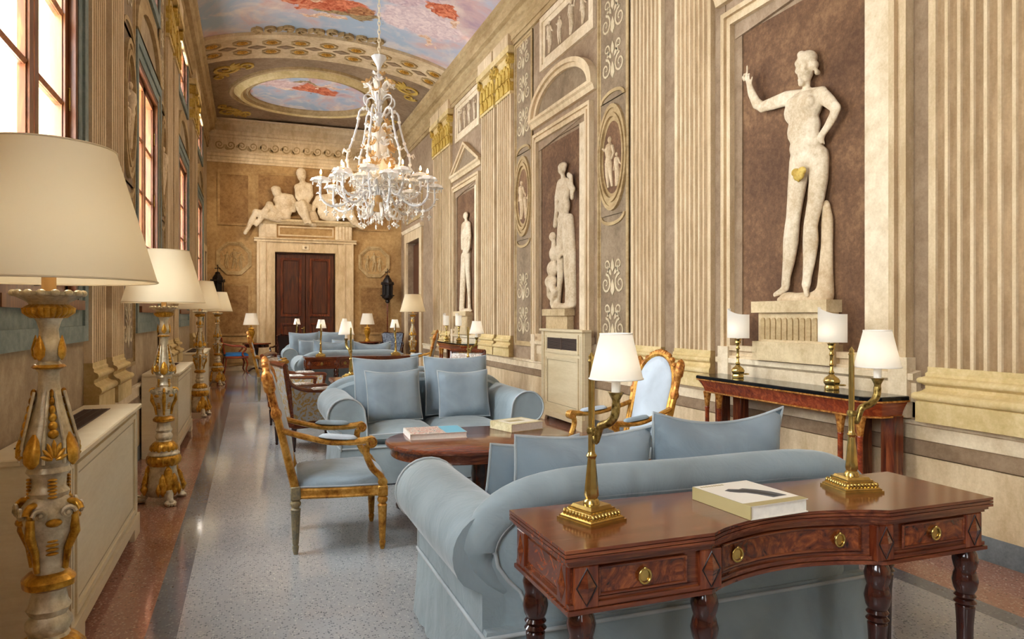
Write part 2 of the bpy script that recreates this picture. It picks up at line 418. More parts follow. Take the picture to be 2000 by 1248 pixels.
# ---- walls
def wall_cells(b, fn, a0, a1, z0, z1, holes, th):
    ya = sorted({a0, a1, *[q for hh in holes for q in hh[:2]]}); za = sorted({z0, z1, *[q for hh in holes for q in hh[2:]]})
    for i in range(len(ya) - 1):
        for k in range(len(za) - 1):
            m_, n_ = (ya[i] + ya[i + 1]) / 2, (za[k] + za[k + 1]) / 2
            if any(hh[0] < m_ < hh[1] and hh[2] < n_ < hh[3] for hh in holes): continue
            slab(b, fn, ya[i], ya[i + 1], za[k], za[k + 1], -th, 0)
ZT = 7.3
b = B(); wall_cells(b, lw, YB, YE, 0, ZT, [(a, c, *z) for a, c in WIN_Y for z in (WIN_LO, WIN_HI)], 0.4)
wall_l = structure(b.build('wall_left', 'wall_left', None, 0))
b = B(); wall_cells(b, rw, YB, YE, 0, ZT, [(17.19, 18.70, 0, 3.35)], 0.4)
wall_r = structure(b.build('wall_right', 'wall', None, 0))
b = B(); wall_cells(b, ew, XL - 0.4, XR + 0.4, 0, ZT, [(0.62, 2.17, 0, 3.10)], 0.4)
wall_e = structure(b.build('wall_end', 'wall_end', None, 0))
wall_b = structure(B().bb(XL - 0.4, XR + 0.4, YB - 0.4, YB, 0, ZT).build('wall_back', 'wall', None, 0))
# ---- baseboards
for nm, fn, a0, a1 in (('baseboard_left', lw, YB, YE),):
    structure(one(nm, fn, a0, a1, 0, 0.14, 0, 0.02, 'stonegrey', None))
b = B(); slab(b, rw, YB, 17.0, 0, 0.14, 0, 0.02); slab(b, rw, 18.9, YE, 0, 0.14, 0, 0.02); structure(b.build('baseboard_right', 'stonegrey', None, 0))
b = B(); slab(b, ew, XL, 0.15, 0, 0.12, 0, 0.02); slab(b, ew, 2.66, XR, 0, 0.12, 0, 0.02); structure(b.build('baseboard_end', 'creamlight', None, 0))
# ---- entablature (cornice) on three walls
PROF = [(0, 5.72), (0.04, 5.72), (0.04, 5.80), (0.06, 5.80), (0.06, 5.88), (0.085, 5.90), (0.05, 5.92), (0.05, 6.06), (0.08, 6.08), (0.10, 6.12), (0.17, 6.14), (0.19, 6.20), (0.20, 6.22), (0.20, 6.29), (0.235, 6.32), (0.25, 6.37), (0.25, 6.40), (0, 6.40)]
def seg(lo, hi): return [p for p in PROF if lo - 1e-6 <= p[1] <= hi + 1e-6]
def cornice(name, fn, a0, a1, zoff=0.0, parent=None):
    P = [(h, z + zoff) for h, z in PROF]
    o = run(name, fn, P, a0, a1, 'moulding', parent); return o
structure(cornice('trim_1', rw, YB, YE)); structure(cornice('trim_2', lw, YB, YE))
PE = [(0, 5.36), (0.03, 5.36), (0.03, 5.42), (0.05, 5.43), (0.05, 5.50), (0.07, 5.51), (0.07, 5.58), (0.10, 5.61), (0.10, 5.64), (0.03, 5.65), (0.03, 5.98), (0.06, 6.0), (0.08, 6.05), (0.14, 6.07), (0.16, 6.14), (0.20, 6.16), (0.20, 6.28), (0.25, 6.34), (0.25, 6.40), (0, 6.40)]
tr3 = structure(run('trim_3', ew, PE, XL, XR, 'cream', None))
# dentils and scroll ornament on the end frieze
def spiral(b, fn, ca, cz, r, turns, sgn, h0, h1, wd, n=22, ph=0.0):
    L_, R_ = [], []
    for i in range(n + 1):
        t = i / n; rr = r * (1 - 0.88 * t); th = ph + sgn * turns * 2 * PI * t; w2 = wd * (1 - 0.5 * t) / 2
        L_.append((ca + (rr + w2) * math.cos(th), cz + (rr + w2) * math.sin(th))); R_.append((ca + (rr - w2) * math.cos(th), cz + (rr - w2) * math.sin(th)))
    vs = [fn(p[0], h1, p[1]) for p in L_] + [fn(p[0], h1, p[1]) for p in R_] + [fn(p[0], h0, p[1]) for p in L_] + [fn(p[0], h0, p[1]) for p in R_]; m_ = n + 1; fs = []
    for i in range(n): fs += [(i, i + 1, m_ + i + 1, m_ + i), (2 * m_ + i, 2 * m_ + i + 1, i + 1, i), (m_ + i, m_ + i + 1, 3 * m_ + i + 1, 3 * m_ + i)]
    b.add(vs, fs)
def leafy(b, fn, ca, cz, la, lz, ang, h0, h1):
    c_, s_ = math.cos(ang), math.sin(ang); pts = [(0, 0), (0.3, 0.5), (0.65, 0.42), (1, 0), (0.65, -0.42), (0.3, -0.5)]
    b.prism([(ca + (p * la) * c_ - (q * lz) * s_, cz + (p * la) * s_ + (q * lz) * c_) for p, q in pts], h0, h1, lambda p, q, h: fn(p, h, q))
b = B(); k = 0; a_ = XL + 0.3
while a_ < XR - 0.2:
    spiral(b, ew, a_, 5.81, 0.12, 1.6, 1 if k % 2 else -1, 0.03, 0.045, 0.035, 18, PI if k % 2 else 0); leafy(b, ew, a_ + 0.12, 5.76, 0.14, 0.07, 0.6 if k % 2 else -0.6, 0.03, 0.045); a_ += 0.27; k += 1
b.build('frieze_scrolls', 'moulding', tr3, 0)
# ---- dado mouldings on the side walls
DP = [(0, 0.52), (0.025, 0.53), (0.03, 0.56), (0.02, 0.60), (0.02, 0.62), (0, 0.625)]
def dado(fn, a0, a1, parent):
    one('dado_field', fn, a0, a1, 0.14, 0.52, 0, 0.012, 'cream', parent)
    run('dado_moulding', fn, DP, a0, a1, 'brown', parent)
    run('dado_ledge', fn, [(0, 0.625), (0.012, 0.625), (0.012, 0.71), (0.03, 0.72), (0.03, 0.745), (0, 0.75)], a0, a1, 'creamlight', parent)
dado(rw, YB, 17.0, wall_r); dado(lw, YB, YE, wall_l)
# ---- fluted pilasters
def pilaster(fn, a0, a1, parent, nf=6, proj=0.05, capz=(4.98, 5.72), stone='cream'):
    if a1 < a0: a0, a1 = a1, a0
    wd = a1 - a0; e = part('pilaster', parent)
    mg = 0.06 * wd; pitch = (wd - 2 * mg) / nf; fr = 0.26; sec = [(a0, 0.0), (a0, proj), (a0 + mg * 0.6, proj)]
    for k in range(nf):
        s0 = a0 + mg + k * pitch + pitch * fr / 2; r = pitch * (1 - fr) / 2
        for q in range(7):
            th = PI * q / 6; sec.append((s0 + r - r * math.cos(th), proj - 0.9 * min(r, proj * 0.95) * math.sin(th)))
    sec += [(a1 - mg * 0.6, proj), (a1, proj), (a1, 0.0)]
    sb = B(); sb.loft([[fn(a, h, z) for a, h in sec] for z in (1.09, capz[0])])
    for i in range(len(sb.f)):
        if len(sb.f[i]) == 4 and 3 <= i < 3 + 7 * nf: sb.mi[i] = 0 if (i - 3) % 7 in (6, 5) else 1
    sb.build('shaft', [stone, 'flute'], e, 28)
    p_ = proj; bprof = [(0, 0.75), (p_ + 0.05, 0.75), (p_ + 0.05, 0.875), (p_ + 0.04, 0.88)] + [(p_ + 0.042 + 0.026 * math.cos(t), 0.908 + 0.026 * math.sin(t)) for t in [-PI / 2 + PI * k / 6 for k in range(7)]] + [(p_ + 0.028, 0.94), (p_ + 0.012, 0.955), (p_ + 0.012, 0.975), (p_ + 0.026, 0.985)] + [(p_ + 0.026 + 0.02 * math.cos(t), 1.006 + 0.02 * math.sin(t)) for t in [-PI / 2 + PI * k / 6 for k in range(7)]] + [(p_ + 0.012, 1.032), (p_ + 0.012, 1.05), (p_ + 0.003, 1.06), (p_ + 0.003, 1.09), (0, 1.09)]
    bb_ = B(); rg = []
    for sgn_, e0 in ((-1, a0), (1, a1)): rg.append([fn(e0 + sgn_ * max(0.0, h - p_), h, z) for h, z in bprof])
    bb_.loft(rg)
    bb_.build('base', 'yellow', e, 35)
    cb = B(); h_ = capz[1] - capz[0]; z0 = capz[0]
    slab(cb, fn, a0, a1, z0, capz[1] - 0.08, 0, proj)
    slab(cb, fn, a0 - 0.02, a1 + 0.02, z0, z0 + 0.04, 0, proj + 0.02)
    slab(cb, fn, a0 - 0.08, a1 + 0.08, capz[1] - 0.10, capz[1], 0, proj + 0.07)
    cb.build('capital', 'yellow', e, 0)
    lb = B(); nl = 3
    for row in range(2):
        for k in range(nl + row):
            ca = a0 + wd * (k + 0.5) / (nl + row); zb = z0 + 0.04 + row * 0.2
            for (hh, wz, pr) in ((0.26, 0.5, 0.02), (0.18, 0.34, 0.04)):
                lw_ = wd / (nl + row) * wz
                lb.prism([(ca - lw_, zb), (ca + lw_, zb), (ca + lw_ * 1.05, zb + hh * 0.55), (ca + lw_ * 0.5, zb + hh), (ca - lw_ * 0.5, zb + hh), (ca - lw_ * 1.05, zb + hh * 0.55)], 0, proj + pr, lambda p, q, h: fn(p, h, q))
    for sg, ca in ((1, a0 + 0.03), (-1, a1 - 0.03)):
        spiral(lb, fn, ca, capz[1] - 0.19, 0.085, 1.4, sg, 0, proj + 0.06, 0.035, 16, PI / 2)
    lb.build('acanthus_leaves', 'gold_paint', e, 0)
    blk = B(); slab(blk, fn, a0 - 0.03, a1 + 0.03, 5.72, 5.92, 0.0, proj + 0.06); blk.build('entablature_block', 'cream', e, 0)
    return e
PIL_R = [(15.75, 15.05), (14.97, 14.28), (12.165, 11.45), (11.30, 10.63), (6.815, 6.21), (5.965, 5.385), (3.19, 2.55), (2.30, 1.68), (-2.2, -2.8), (-3.1, -3.7)]
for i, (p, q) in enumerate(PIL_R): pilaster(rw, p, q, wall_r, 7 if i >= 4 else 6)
PIL_L = [(5.36, 5.84), (6.08, 6.62), (10.0, 10.6), (10.85, 11.45), (14.1, 14.65), (14.9, 15.45), (1.3, 1.85), (2.1, 2.65)]
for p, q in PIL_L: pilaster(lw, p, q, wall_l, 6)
# ---- niches
def pediment(fn, a0, a1, z0, z1, kind, parent):
    p = part('pediment', parent); ac = (a0 + a1) / 2; hw = (a1 - a0) / 2; rise = z1 - z0 - 0.12
    run('pediment_cornice', fn, [(0, z0), (0.05, z0), (0.07, z0 + 0.06), (0.10, z0 + 0.08), (0.10, z0 + 0.12), (0, z0 + 0.12)], a0, a1, 'cream', p)
    if kind == 'arch': crown = [(ac + hw * math.cos(t), z0 + 0.12 + rise * math.sin(t)) for t in [PI * i / 20 for i in range(21)]]
    else: crown = [(a1, z0 + 0.12), (ac, z1), (a0, z0 + 0.12)]
    inn = [(ac + (a - ac) * 0.82, z0 + 0.12 + (z - z0 - 0.12) * 0.78) for a, z in crown]
    b = B(); n = len(crown)
    def rake(o_, i_, h0, h1):
        vs = [fn(a, h, z) for pl, h in ((o_, h0), (o_, h1), (i_, h1), (i_, h0)) for a, z in pl]
        fs = [(k * n + i, k * n + i + 1, (k + 1) * n + i + 1, (k + 1) * n + i) for k in range(3) for i in range(n - 1)]; b.add(vs, fs)
    mid = [((o_[0] + i_[0]) / 2, (o_[1] + i_[1]) / 2) for o_, i_ in zip(crown, inn)]
    rake(crown, mid, 0, 0.10); rake(mid, inn, 0, 0.06); b.build('raking_cornice', 'cream', p, 25)
    B().prism(inn, 0, 0.015, lambda a, z, h: fn(a, h, z)).build('tympanum', 'panel', p, 0)
def niche(fn, a0, a1, parent, kind):
    n = part('niche', parent); zt, z0 = 4.06, 1.02
    one('field', fn, a0 + 0.2, a1 - 0.2, z0 + 0.02, 3.82, 0, 0.006, 'field', n)
    rframe('architrave', fn, a0, a1, z0, zt, 0.13, 0.07, 'cream', n, 3)
    rframe('inner_reveal', fn, a0 + 0.13, a1 - 0.13, z0, zt - 0.10, 0.1, 0.02, 'brown', n)
    sgn = 1
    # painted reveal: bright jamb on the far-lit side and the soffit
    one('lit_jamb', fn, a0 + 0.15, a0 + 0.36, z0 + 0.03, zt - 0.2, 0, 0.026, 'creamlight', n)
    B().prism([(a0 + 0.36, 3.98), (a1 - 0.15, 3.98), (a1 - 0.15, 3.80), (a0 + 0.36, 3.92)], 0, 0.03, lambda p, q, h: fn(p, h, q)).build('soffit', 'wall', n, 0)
    run('sill', fn, [(0, 0.86), (0.05, 0.86), (0.05, 0.98), (0.08, 1.0), (0.08, 1.04), (0, 1.06)], a0 - 0.06, a1 + 0.06, 'creamlight', n)
    one('apron_panel', fn, a0 - 0.02, a1 + 0.02, 0.75, 0.86, 0, 0.035, 'cream', n)
    for q in (a0 - 0.02, a1 - 0.12): one('bracket', fn, q, q + 0.14, 0.76, 1.14, 0, 0.085, 'creamlight', n)
    pediment(fn, a0 - 0.1, a1 + 0.1, 4.17, 4.80, kind, n)
niche(rw, 3.333, 5.215, wall_r, 'tri'); niche(rw, 7.80, 9.66, wall_r, 'arch'); niche(rw, 12.30, 14.10, wall_r, 'tri')
niche(rw, -1.0, 1.0, wall_r, 'arch')
# ---- relief panels above the niches
def mini_figure(b, fn, ca, z0, H, pose=0, h=0.02):
    q = lambda x, z: fn(ca + x * H, h, z0 + z * H)
    L_ = lambda pts, rr, fl=0.55: b.tube([q(*p) for p in pts], [r * H for r in rr], 8, flat=1.0)
    sw = 0.04 if pose % 2 else -0.04
    b.ell(q(0.01, 0.93), (0.045 * H, 0.055 * H, 0.065 * H), 8, 6)
    L_([(0.0, 0.87), (0.0, 0.82), (sw * 0.4, 0.70), (sw * 0.7, 0.60), (sw, 0.52), (sw, 0.47)], [0.03, 0.085, 0.10, 0.075, 0.085, 0.07])
    L_([(sw + 0.04, 0.50), (sw + 0.06, 0.27), (0.06, 0.03)], [0.07, 0.048, 0.028]); L_([(sw - 0.04, 0.50), (sw - 0.07, 0.28), (-0.05 - sw, 0.03)], [0.07, 0.048, 0.028])
    if pose == 0: L_([(0.09, 0.80), (0.17, 0.66), (0.12, 0.52)], [0.036, 0.03, 0.022]); L_([(-0.09, 0.80), (-0.20, 0.74), (-0.25, 0.90)], [0.036, 0.03, 0.022])
    elif pose == 1: L_([(0.09, 0.80), (0.20, 0.76), (0.30, 0.82)], [0.036, 0.03, 0.022]); L_([(-0.09, 0.80), (-0.15, 0.65), (-0.06, 0.56)], [0.036, 0.03, 0.022])
    else: L_([(0.09, 0.80), (0.14, 0.62), (0.20, 0.50)], [0.036, 0.03, 0.022]); L_([(-0.09, 0.80), (-0.17, 0.66), (-0.26, 0.60)], [0.036, 0.03, 0.022])
def relief_panel(fn, a0, a1, z0, z1, parent, seed):
    p = part('relief_panel', parent); rframe('border', fn, a0, a1, z0, z1, 0.16, 0.04, 'creamlight', p, 2); one('ground', fn, a0 + 0.16, a1 - 0.16, z0 + 0.16, z1 - 0.16, 0, 0.012, 'brown', p)
    for k in range(4):
        b = B(); mini_figure(b, fn, a0 + 0.32 + (a1 - a0 - 0.64) * k / 3, z0 + 0.16, (z1 - z0 - 0.30) * (1.0 if k % 2 else 0.86), (k + seed) % 3); b.build('relief_figure', 'marble', p, 45)
relief_panel(rw, 3.4, 5.1, 4.93, 5.70, wall_r, 1); relief_panel(rw, 7.75, 9.45, 4.93, 5.70, wall_r, 2); relief_panel(rw, 12.35, 13.95, 4.93, 5.70, wall_r, 3)
# ---- medallion panels with painted arabesques
def oval(ca, cz, ra, rz, n=32): return [(ca + ra * math.cos(2 * PI * i / n), cz + rz * math.sin(2 * PI * i / n)) for i in range(n)]
def arabesque(b, fn, ca, z0, z1, hw):
    z = z0
    while z < z1 - 0.2:
        s_ = min(1.0, (z1 - z) / 0.5)
        for sg in (-1, 1):
            spiral(b, fn, ca + sg * hw * 0.5, z + 0.16, hw * 0.36 * s_, 1.5, sg, 0.012, 0.02, 0.03, 18, PI / 2 if sg > 0 else PI / 2)
            spiral(b, fn, ca + sg * hw * 0.42, z + 0.38, hw * 0.24 * s_, 1.3, -sg, 0.012, 0.02, 0.025, 14, -PI / 2)
            leafy(b, fn, ca + sg * 0.03, z + 0.26, hw * 0.5, 0.05, PI / 2 - sg * 0.7, 0.012, 0.02)
        leafy(b, fn, ca, z + 0.02, 0.2, 0.09, PI / 2, 0.012, 0.022); leafy(b, fn, ca, z + 0.3, 0.16, 0.07, PI / 2, 0.012, 0.022); z += 0.52
def medallion_panel(fn, a0, a1, parent, seed, cz=3.25, flat=False):
    p = part('medallion_panel', parent); ca = (a0 + a1) / 2; hw = (a1 - a0) / 2
    one('ground', fn, a0, a1, 0.95, 5.70, 0, 0.012, 'panel', p); rframe('border', fn, a0, a1, 0.95, 5.70, 0.07, 0.028, 'moulding', p, 2)
    b = B(); arabesque(b, fn, ca, 1.1, 2.25, hw * 0.9); arabesque(b, fn, ca, 4.15, 5.6, hw * 0.9); b.build('arabesque', 'panelink', p, 0)
    ra, rz = hw * 0.93, 0.62; b = B()
    for k in range(4):
        f0, f1 = 1 - 0.08 * k, 1 - 0.08 * (k + 1); frame_poly(b, fn, oval(ca, cz, ra * f0, rz * f0), oval(ca, cz, ra * f1, rz * f1), 0.0, (0.045, 0.03, 0.05, 0.02)[k])
    b.build('oval_frame', 'moulding', p, 20)
    B().prism(oval(ca, cz, ra * 0.68, rz * 0.68), 0, 0.016, lambda a, z, h: fn(a, h, z)).build('oval_picture', 'field', p, 0)
    for da, hh, ps in ((0.07, 0.62, seed % 3), (-0.13, 0.40, (seed + 1) % 3)):
        b = B(); mini_figure(b, fn, ca + da * 0.8, cz - 0.36, hh, ps); b.build('painted_figure', 'marblewarm', p, 45)
    for dz, sg in ((-0.72, -1), (0.72, 1)):
        b = B(); frame_poly(b, fn, [(ca + hw * 0.8 * math.cos(t), cz + dz + sg * 0.12 * math.sin(t) - sg * 0.05) for t in [PI * i / 12 for i in range(13)]] , [(ca + hw * 0.68 * math.cos(t), cz + dz + sg * 0.08 * math.sin(t) - sg * 0.05) for t in [PI * i / 12 for i in range(13)]], 0, 0.03); b.build('swag', 'moulding', p, 20)
medallion_panel(rw, 6.92, 7.66, wall_r, 1); medallion_panel(rw, 9.78, 10.52, wall_r, 2)
medallion_panel(lw, 6.72, 7.42, wall_l, 3); medallion_panel(lw, 9.36, 9.94, wall_l, 4)
# brown strips between paired pilasters
for p, q in ((6.21, 5.965), (11.45, 11.30), (2.55, 2.30), (15.05, 14.97)): one('brown_strip', rw, q + 0.01, p - 0.01, 0.95, 5.70, 0, 0.008, 'brown', wall_r)
for p, q in ((5.84, 6.08), (10.6, 10.85), (14.65, 14.9), (1.85, 2.1)): one('brown_strip', lw, p + 0.01, q - 0.01, 0.95, 5.70, 0, 0.008, 'brown', wall_l)
one('brown_strip', rw, 5.23, 5.37, 0.95, 5.70, 0, 0.008, 'brown', wall_r); one('brown_strip', rw, 3.20, 3.32, 0.95, 5.70, 0, 0.008, 'brown', wall_r)
# ---- windows on the left wall
def window(idx, y0, y1, z0, z1, tall):
    o = structure(rframe('window_%d' % idx, lw, y0, y1, z0, z1, 0.055, 0.012, 'wood_win', None, 1, -0.13))
    ym = (y0 + y1) / 2; rows = 4 if tall else 2; fr_ = 0.05
    for (p, q) in ((y0 + fr_, ym - 0.010), (ym + 0.010, y1 - fr_)):
        c = B(); st = 0.075
        for (e, f_, g, h_) in ((p, p + st, z0 + fr_, z1 - fr_), (q - st, q, z0 + fr_, z1 - fr_), (p, q, z0 + fr_, z0 + fr_ + st), (p, q, z1 - fr_ - st, z1 - fr_)): slab(c, lw, e, f_, g, h_, -0.085, -0.03)
        cas = c.build('casement', 'wood_win', o, 0)
        for (e, f_, g, h_) in ((p + st, q - st, z0 + fr_ + st, z0 + fr_ + st + 0.012), (p + st, p + st + 0.012, z0 + fr_ + st, z1 - fr_ - st), (q - st - 0.012, q - st, z0 + fr_ + st, z1 - fr_ - st)): one('glazing_bead', lw, e, f_, g, h_, -0.07, -0.045, 'wood_win', cas)
        zz0, zz1 = z0 + fr_ + st, z1 - fr_ - st
        for k in range(1, rows):
            zc = zz0 + (zz1 - zz0) * k / rows; run('muntin', lw, [(-0.085, zc - 0.02), (-0.05, zc - 0.02), (-0.035, zc), (-0.05, zc + 0.02), (-0.085, zc + 0.02)], p + st, q - st, 'wood_win', cas)
        for k in range(rows):
            one('pane', lw, p + st, q - st, zz0 + (zz1 - zz0) * k / rows + (0.02 if k else 0), zz0 + (zz1 - zz0) * (k + 1) / rows - (0.02 if k < rows - 1 else 0), -0.062, -0.058, 'glass', cas)
        for zz in ((z0 + 0.45, z0 + 1.25, z1 - 0.45) if tall else (z0 + 0.25,)):
            hb = B(); yh = p if p < ym - 0.1 else q; hb.tube([lw(yh, -0.022, zz - 0.06), lw(yh, -0.022, zz + 0.06)], 0.009, 8).ell(lw(yh, -0.022, zz + 0.064), 0.011, 8, 6).ell(lw(yh, -0.022, zz - 0.064), 0.011, 8, 6); hb.build('hinge', 'brass', cas)
    if tall:
        rframe('stone_surround', lw, y0 - 0.2, y1 + 0.2, z0 - 0.26, z1 + 0.2, 0.2, 0.035, 'bluegrey', o, 2)
        one('sill_board', lw, y0 - 0.02, y1 + 0.02, z0 - 0.06, z0 + 0.0, 0, 0.05, 'wood_win', o)
        b = B(); ac = ym; hw = (y1 - y0) / 2 + 0.22
        frame_poly(b, lw, [(ac + hw * math.cos(t), z1 + 0.22 + 0.55 * math.sin(t)) for t in [PI * i / 16 for i in range(17)]], [(ac + hw * 0.8 * math.cos(t), z1 + 0.22 + 0.4 * math.sin(t)) for t in [PI * i / 16 for i in range(17)]], 0, 0.04); b.build('arched_hood', 'moulding', o, 20)
    else: rframe('stone_surround', lw, y0 - 0.12, y1 + 0.12, z0 - 0.12, z1 + 0.06, 0.12, 0.03, 'bluegrey', o, 1)
for i, (p, q) in enumerate(WIN_Y):
    window(2 * i + 1, p, q, *WIN_LO, True); window(2 * i + 2, p, q, *WIN_HI, False)
# pale building across the street
pb = thing('neighbour_building', (-9.0, 9.0, 0), 'pale plastered building seen through the nearest tall window', 'building')
bb_ = B(); bb_.bb(-3, 0, -3.5, 1.0, -4, 9.0); bb_.build('facade', plain('pale_plaster', '#e8e2d6', 0.9), pb, 0)
bb_ = B(); bb_.bb(-3.1, 0.25, -3.7, 1.2, 9.0, 9.25); bb_.build('roof_eave', plain('eave_grey', '#b9b2a6', 0.9), pb, 0)
for yy in (-2.6, -0.9):
    for zz in (1.5, 5.0): bb_ = B(); bb_.bb(-0.02, 0.06, yy, yy + 0.9, zz, zz + 1.8); bb_.build('shutter', plain('shutter_grey', '#c3bcae', 0.8), pb, 0)
# ---- ceiling: shallow cove vault
def zv(x, y):
    sx = max(0.0, 1 - ((x - 1.47) / 2.5) ** 2) ** 0.8; d = min(1.0, max(0.0, (YE - y) / 5.2)); sy = 1 - (1 - d) ** 2
    return ZC + 0.46 * sx * (0.12 + 0.88 * sy)
def grid(b, x0, x1, y0, y1, nx, ny, dz=0.0):
    vs = []
    for j in range(ny + 1):
        for i in range(nx + 1):
            x, y = x0 + (x1 - x0) * i / nx, y0 + (y1 - y0) * j / ny; vs.append((x, y, zv(x, y) + dz))
    fs = [(j * (nx + 1) + i, j * (nx + 1) + i + 1, (j + 1) * (nx + 1) + i + 1, (j + 1) * (nx + 1) + i) for j in range(ny) for i in range(nx)]
    b.add(vs, fs)
def fresco_sky(name, blobs, blue='#a3b3c4', pink='#cbaaa6', lilac='#a68f9b', scale=0.7):
    t = NT(name); v = t.coord(); n1 = t.noise(v, scale, 5, 0.6, 0.8); n2 = t.noise(t.coord(loc=(3, 7, 0)), scale * 2.2, 5, 0.62, 0.5)
    c = t.ramp(n1, [(0.40, S(blue)), (0.50, S('#bcbac2')), (0.58, S(pink)), (0.70, S(lilac))])
    c = t.mix(t.ramp(n2, [(0.5, (0, 0, 0)), (0.68, (0.8, 0.8, 0.8))]), c, S('#e2d3c4'))
    d = t.n.new('ShaderNodeTexNoise'); t.L(v, d.inputs['Vector']); d.inputs['Scale'].default_value = 3.2; d.inputs['Detail'].default_value = 4
    vm = t.n.new('ShaderNodeVectorMath'); vm.operation = 'MULTIPLY_ADD'; t.L(d.outputs['Color'], vm.inputs[0]); vm.inputs[1].default_value = (0.7, 0.7, 0); t.L(v, vm.inputs[2])
    fine = t.noise(v, 7, 4, 0.6, 1.5)
    for (cx, cy, rx, ry, rot, c1, c2) in blobs:
        mp = t.n.new('ShaderNodeMapping'); mp.vector_type = 'TEXTURE'; mp.inputs['Location'].default_value = (cx + 0.35, cy + 0.35, 0); mp.inputs['Rotation'].default_value = (0, 0, rot); mp.inputs['Scale'].default_value = (rx, ry, 1)
        t.L(vm.outputs[0], mp.inputs['Vector']); sp = t.n.new('ShaderNodeSeparateXYZ'); t.L(mp.outputs[0], sp.inputs[0])
        r2 = t.math('ADD', t.math('POWER', t.math('ABSOLUTE', sp.outputs[0]), 2.0), t.math('POWER', t.math('ABSOLUTE', sp.outputs[1]), 2.0))
        mk = t.ramp(r2, [(0.7, (1, 1, 1)), (1.0, (0, 0, 0))]); c = t.mix(mk, c, t.ramp(fine, [(0.38, S(c1)), (0.62, S(c2))]))
    t.col(c); t.set(Roughness=0.8); t.b.inputs['Specular IOR Level'].default_value = 0.2; return t.m
RED = ('#a8492c', '#e08a66'); FLESH = ('#c99a78', '#efd8bf'); CLOUD = ('#b79aa0', '#dcc4c2'); DRAB = ('#7d6446', '#b39a70')
sky1 = fresco_sky('ceiling_sky_fresco', [(1.9, 11.4, 1.3, 0.8, 0.3, *CLOUD), (2.9, 12.6, 0.8, 0.6, 0.0, '#c9b0b2', '#e6d2cc'), (1.6, 12.95, 0.75, 0.2, 0.1, *DRAB), (1.3, 12.62, 0.85, 0.32, 0.15, *RED), (0.75, 12.75, 0.3, 0.12, 0.5, '#b5502f', '#eaa27e'), (1.0, 12.45, 0.25, 0.14, 0.4, *FLESH), (1.85, 12.8, 0.28, 0.14, -0.5, '#7d4a30', '#c08a5c'), (1.3, 13.25, 0.42, 0.09, 0.1, *FLESH), (3.15, 11.9, 0.34, 0.14, 0.5, *RED), (3.45, 12.2, 0.1, 0.22, 0.2, *FLESH), (3.2, 13.3, 0.3, 0.1, 0.6, *FLESH)])
b = B(); grid(b, XL, XR, YB, 14.25, 24, 30); ceiling = structure(b.build('ceiling', sky1, None, 60, fix=False))
b = B(); grid(b, XL, XR, 15.35, YE, 24, 14); b.build('end_bay_vault', 'brown', ceiling, 60, fix=False)
# flat slab above, keeps daylight out
B().bb(XL - 0.4, XR + 0.4, YB - 0.4, YE + 0.4, 7.0, 7.2).build('roof_slab', 'wall', ceiling, 0)
# coffered transverse arch
b = B(); nx = 28; rings = []
for i in range(nx + 1):
    x = XL + (XR - XL) * i / nx; yb = 0.0
    prof = [(14.12, 0.03), (14.12, -0.06), (14.2, -0.09), (14.28, -0.06), (15.2, -0.06), (15.28, -0.09), (15.36, -0.06), (15.4, 0.03)]
    rings.append([(x, y, zv(x, y) + dz) for y, dz in prof])
b.loft(rings, True, True); arch_o = b.build('coffered_arch', 'cream', ceiling, 40)
cof = B(); ring8 = [(math.cos(2 * PI * i / 8 + PI / 8), math.sin(2 * PI * i / 8 + PI / 8)) for i in range(8)]
def cof_mesh(rx, ry, seed):
    c = B(); n = len(ring8)
    vs = [(p * rx, q * ry, 0) for p, q in ring8] + [(p * rx, q * ry, -0.022) for p, q in ring8] + [(p * rx * 0.82, q * ry * 0.82, -0.022) for p, q in ring8] + [(p * rx * 0.78, q * ry * 0.78, -0.004) for p, q in ring8]
    c.mat(0).add(vs, [(k * n + i, k * n + (i + 1) % n, (k + 1) * n + (i + 1) % n, (k + 1) * n + i) for k in range(3) for i in range(n)])
    c.mat(1).add([(p * rx * 0.78, q * ry * 0.78, -0.004) for p, q in ring8], [tuple(range(n))])
    c.mat(2)
    for k in range(8):
        a = 2 * PI * k / 8; c.ell((rx * 0.38 * math.cos(a), ry * 0.38 * math.sin(a), -0.012), (rx * 0.22, ry * 0.22, 0.014), 6, 4)
    c.ell((0, 0, -0.02), (rx * 0.2, ry * 0.2, 0.02), 8, 5)
    return c.build('coffer_rosette', ['moulding', 'brown', 'goldleaf'], arch_o, 40)
proto = cof_mesh(0.19, 0.15, 1); first = True
for row, yy in enumerate((14.50, 14.98)):
    for k in range(9):
        x = XL + 0.35 + k * 0.54
        if x > XR - 0.2: continue
        o = proto if first else share(proto, arch_o); first = False
        sl = (zv(x + 0.05, yy) - zv(x - 0.05, yy)) / 0.1; o.location = (x, yy, zv(x, yy) - 0.058); o.rotation_euler = (0, -math.atan(sl), 0)
dm = B(); dm.prism([(0.17, 0), (0, 0.09), (-0.17, 0), (0, -0.09)], -0.002, -0.02, lambda p, q, h: (p, q, h)); dmo = dm.build('coffer_diamond', 'brown', arch_o, 0); first = True
for k in range(8):
    x = XL + 0.62 + k * 0.54; o = dmo if first else share(dmo, arch_o); first = False
    sl = (zv(x + 0.05, 14.74) - zv(x - 0.05, 14.74)) / 0.1; o.location = (x, 14.74, zv(x, 14.74) - 0.058); o.rotation_euler = (0, -math.atan(sl), 0)
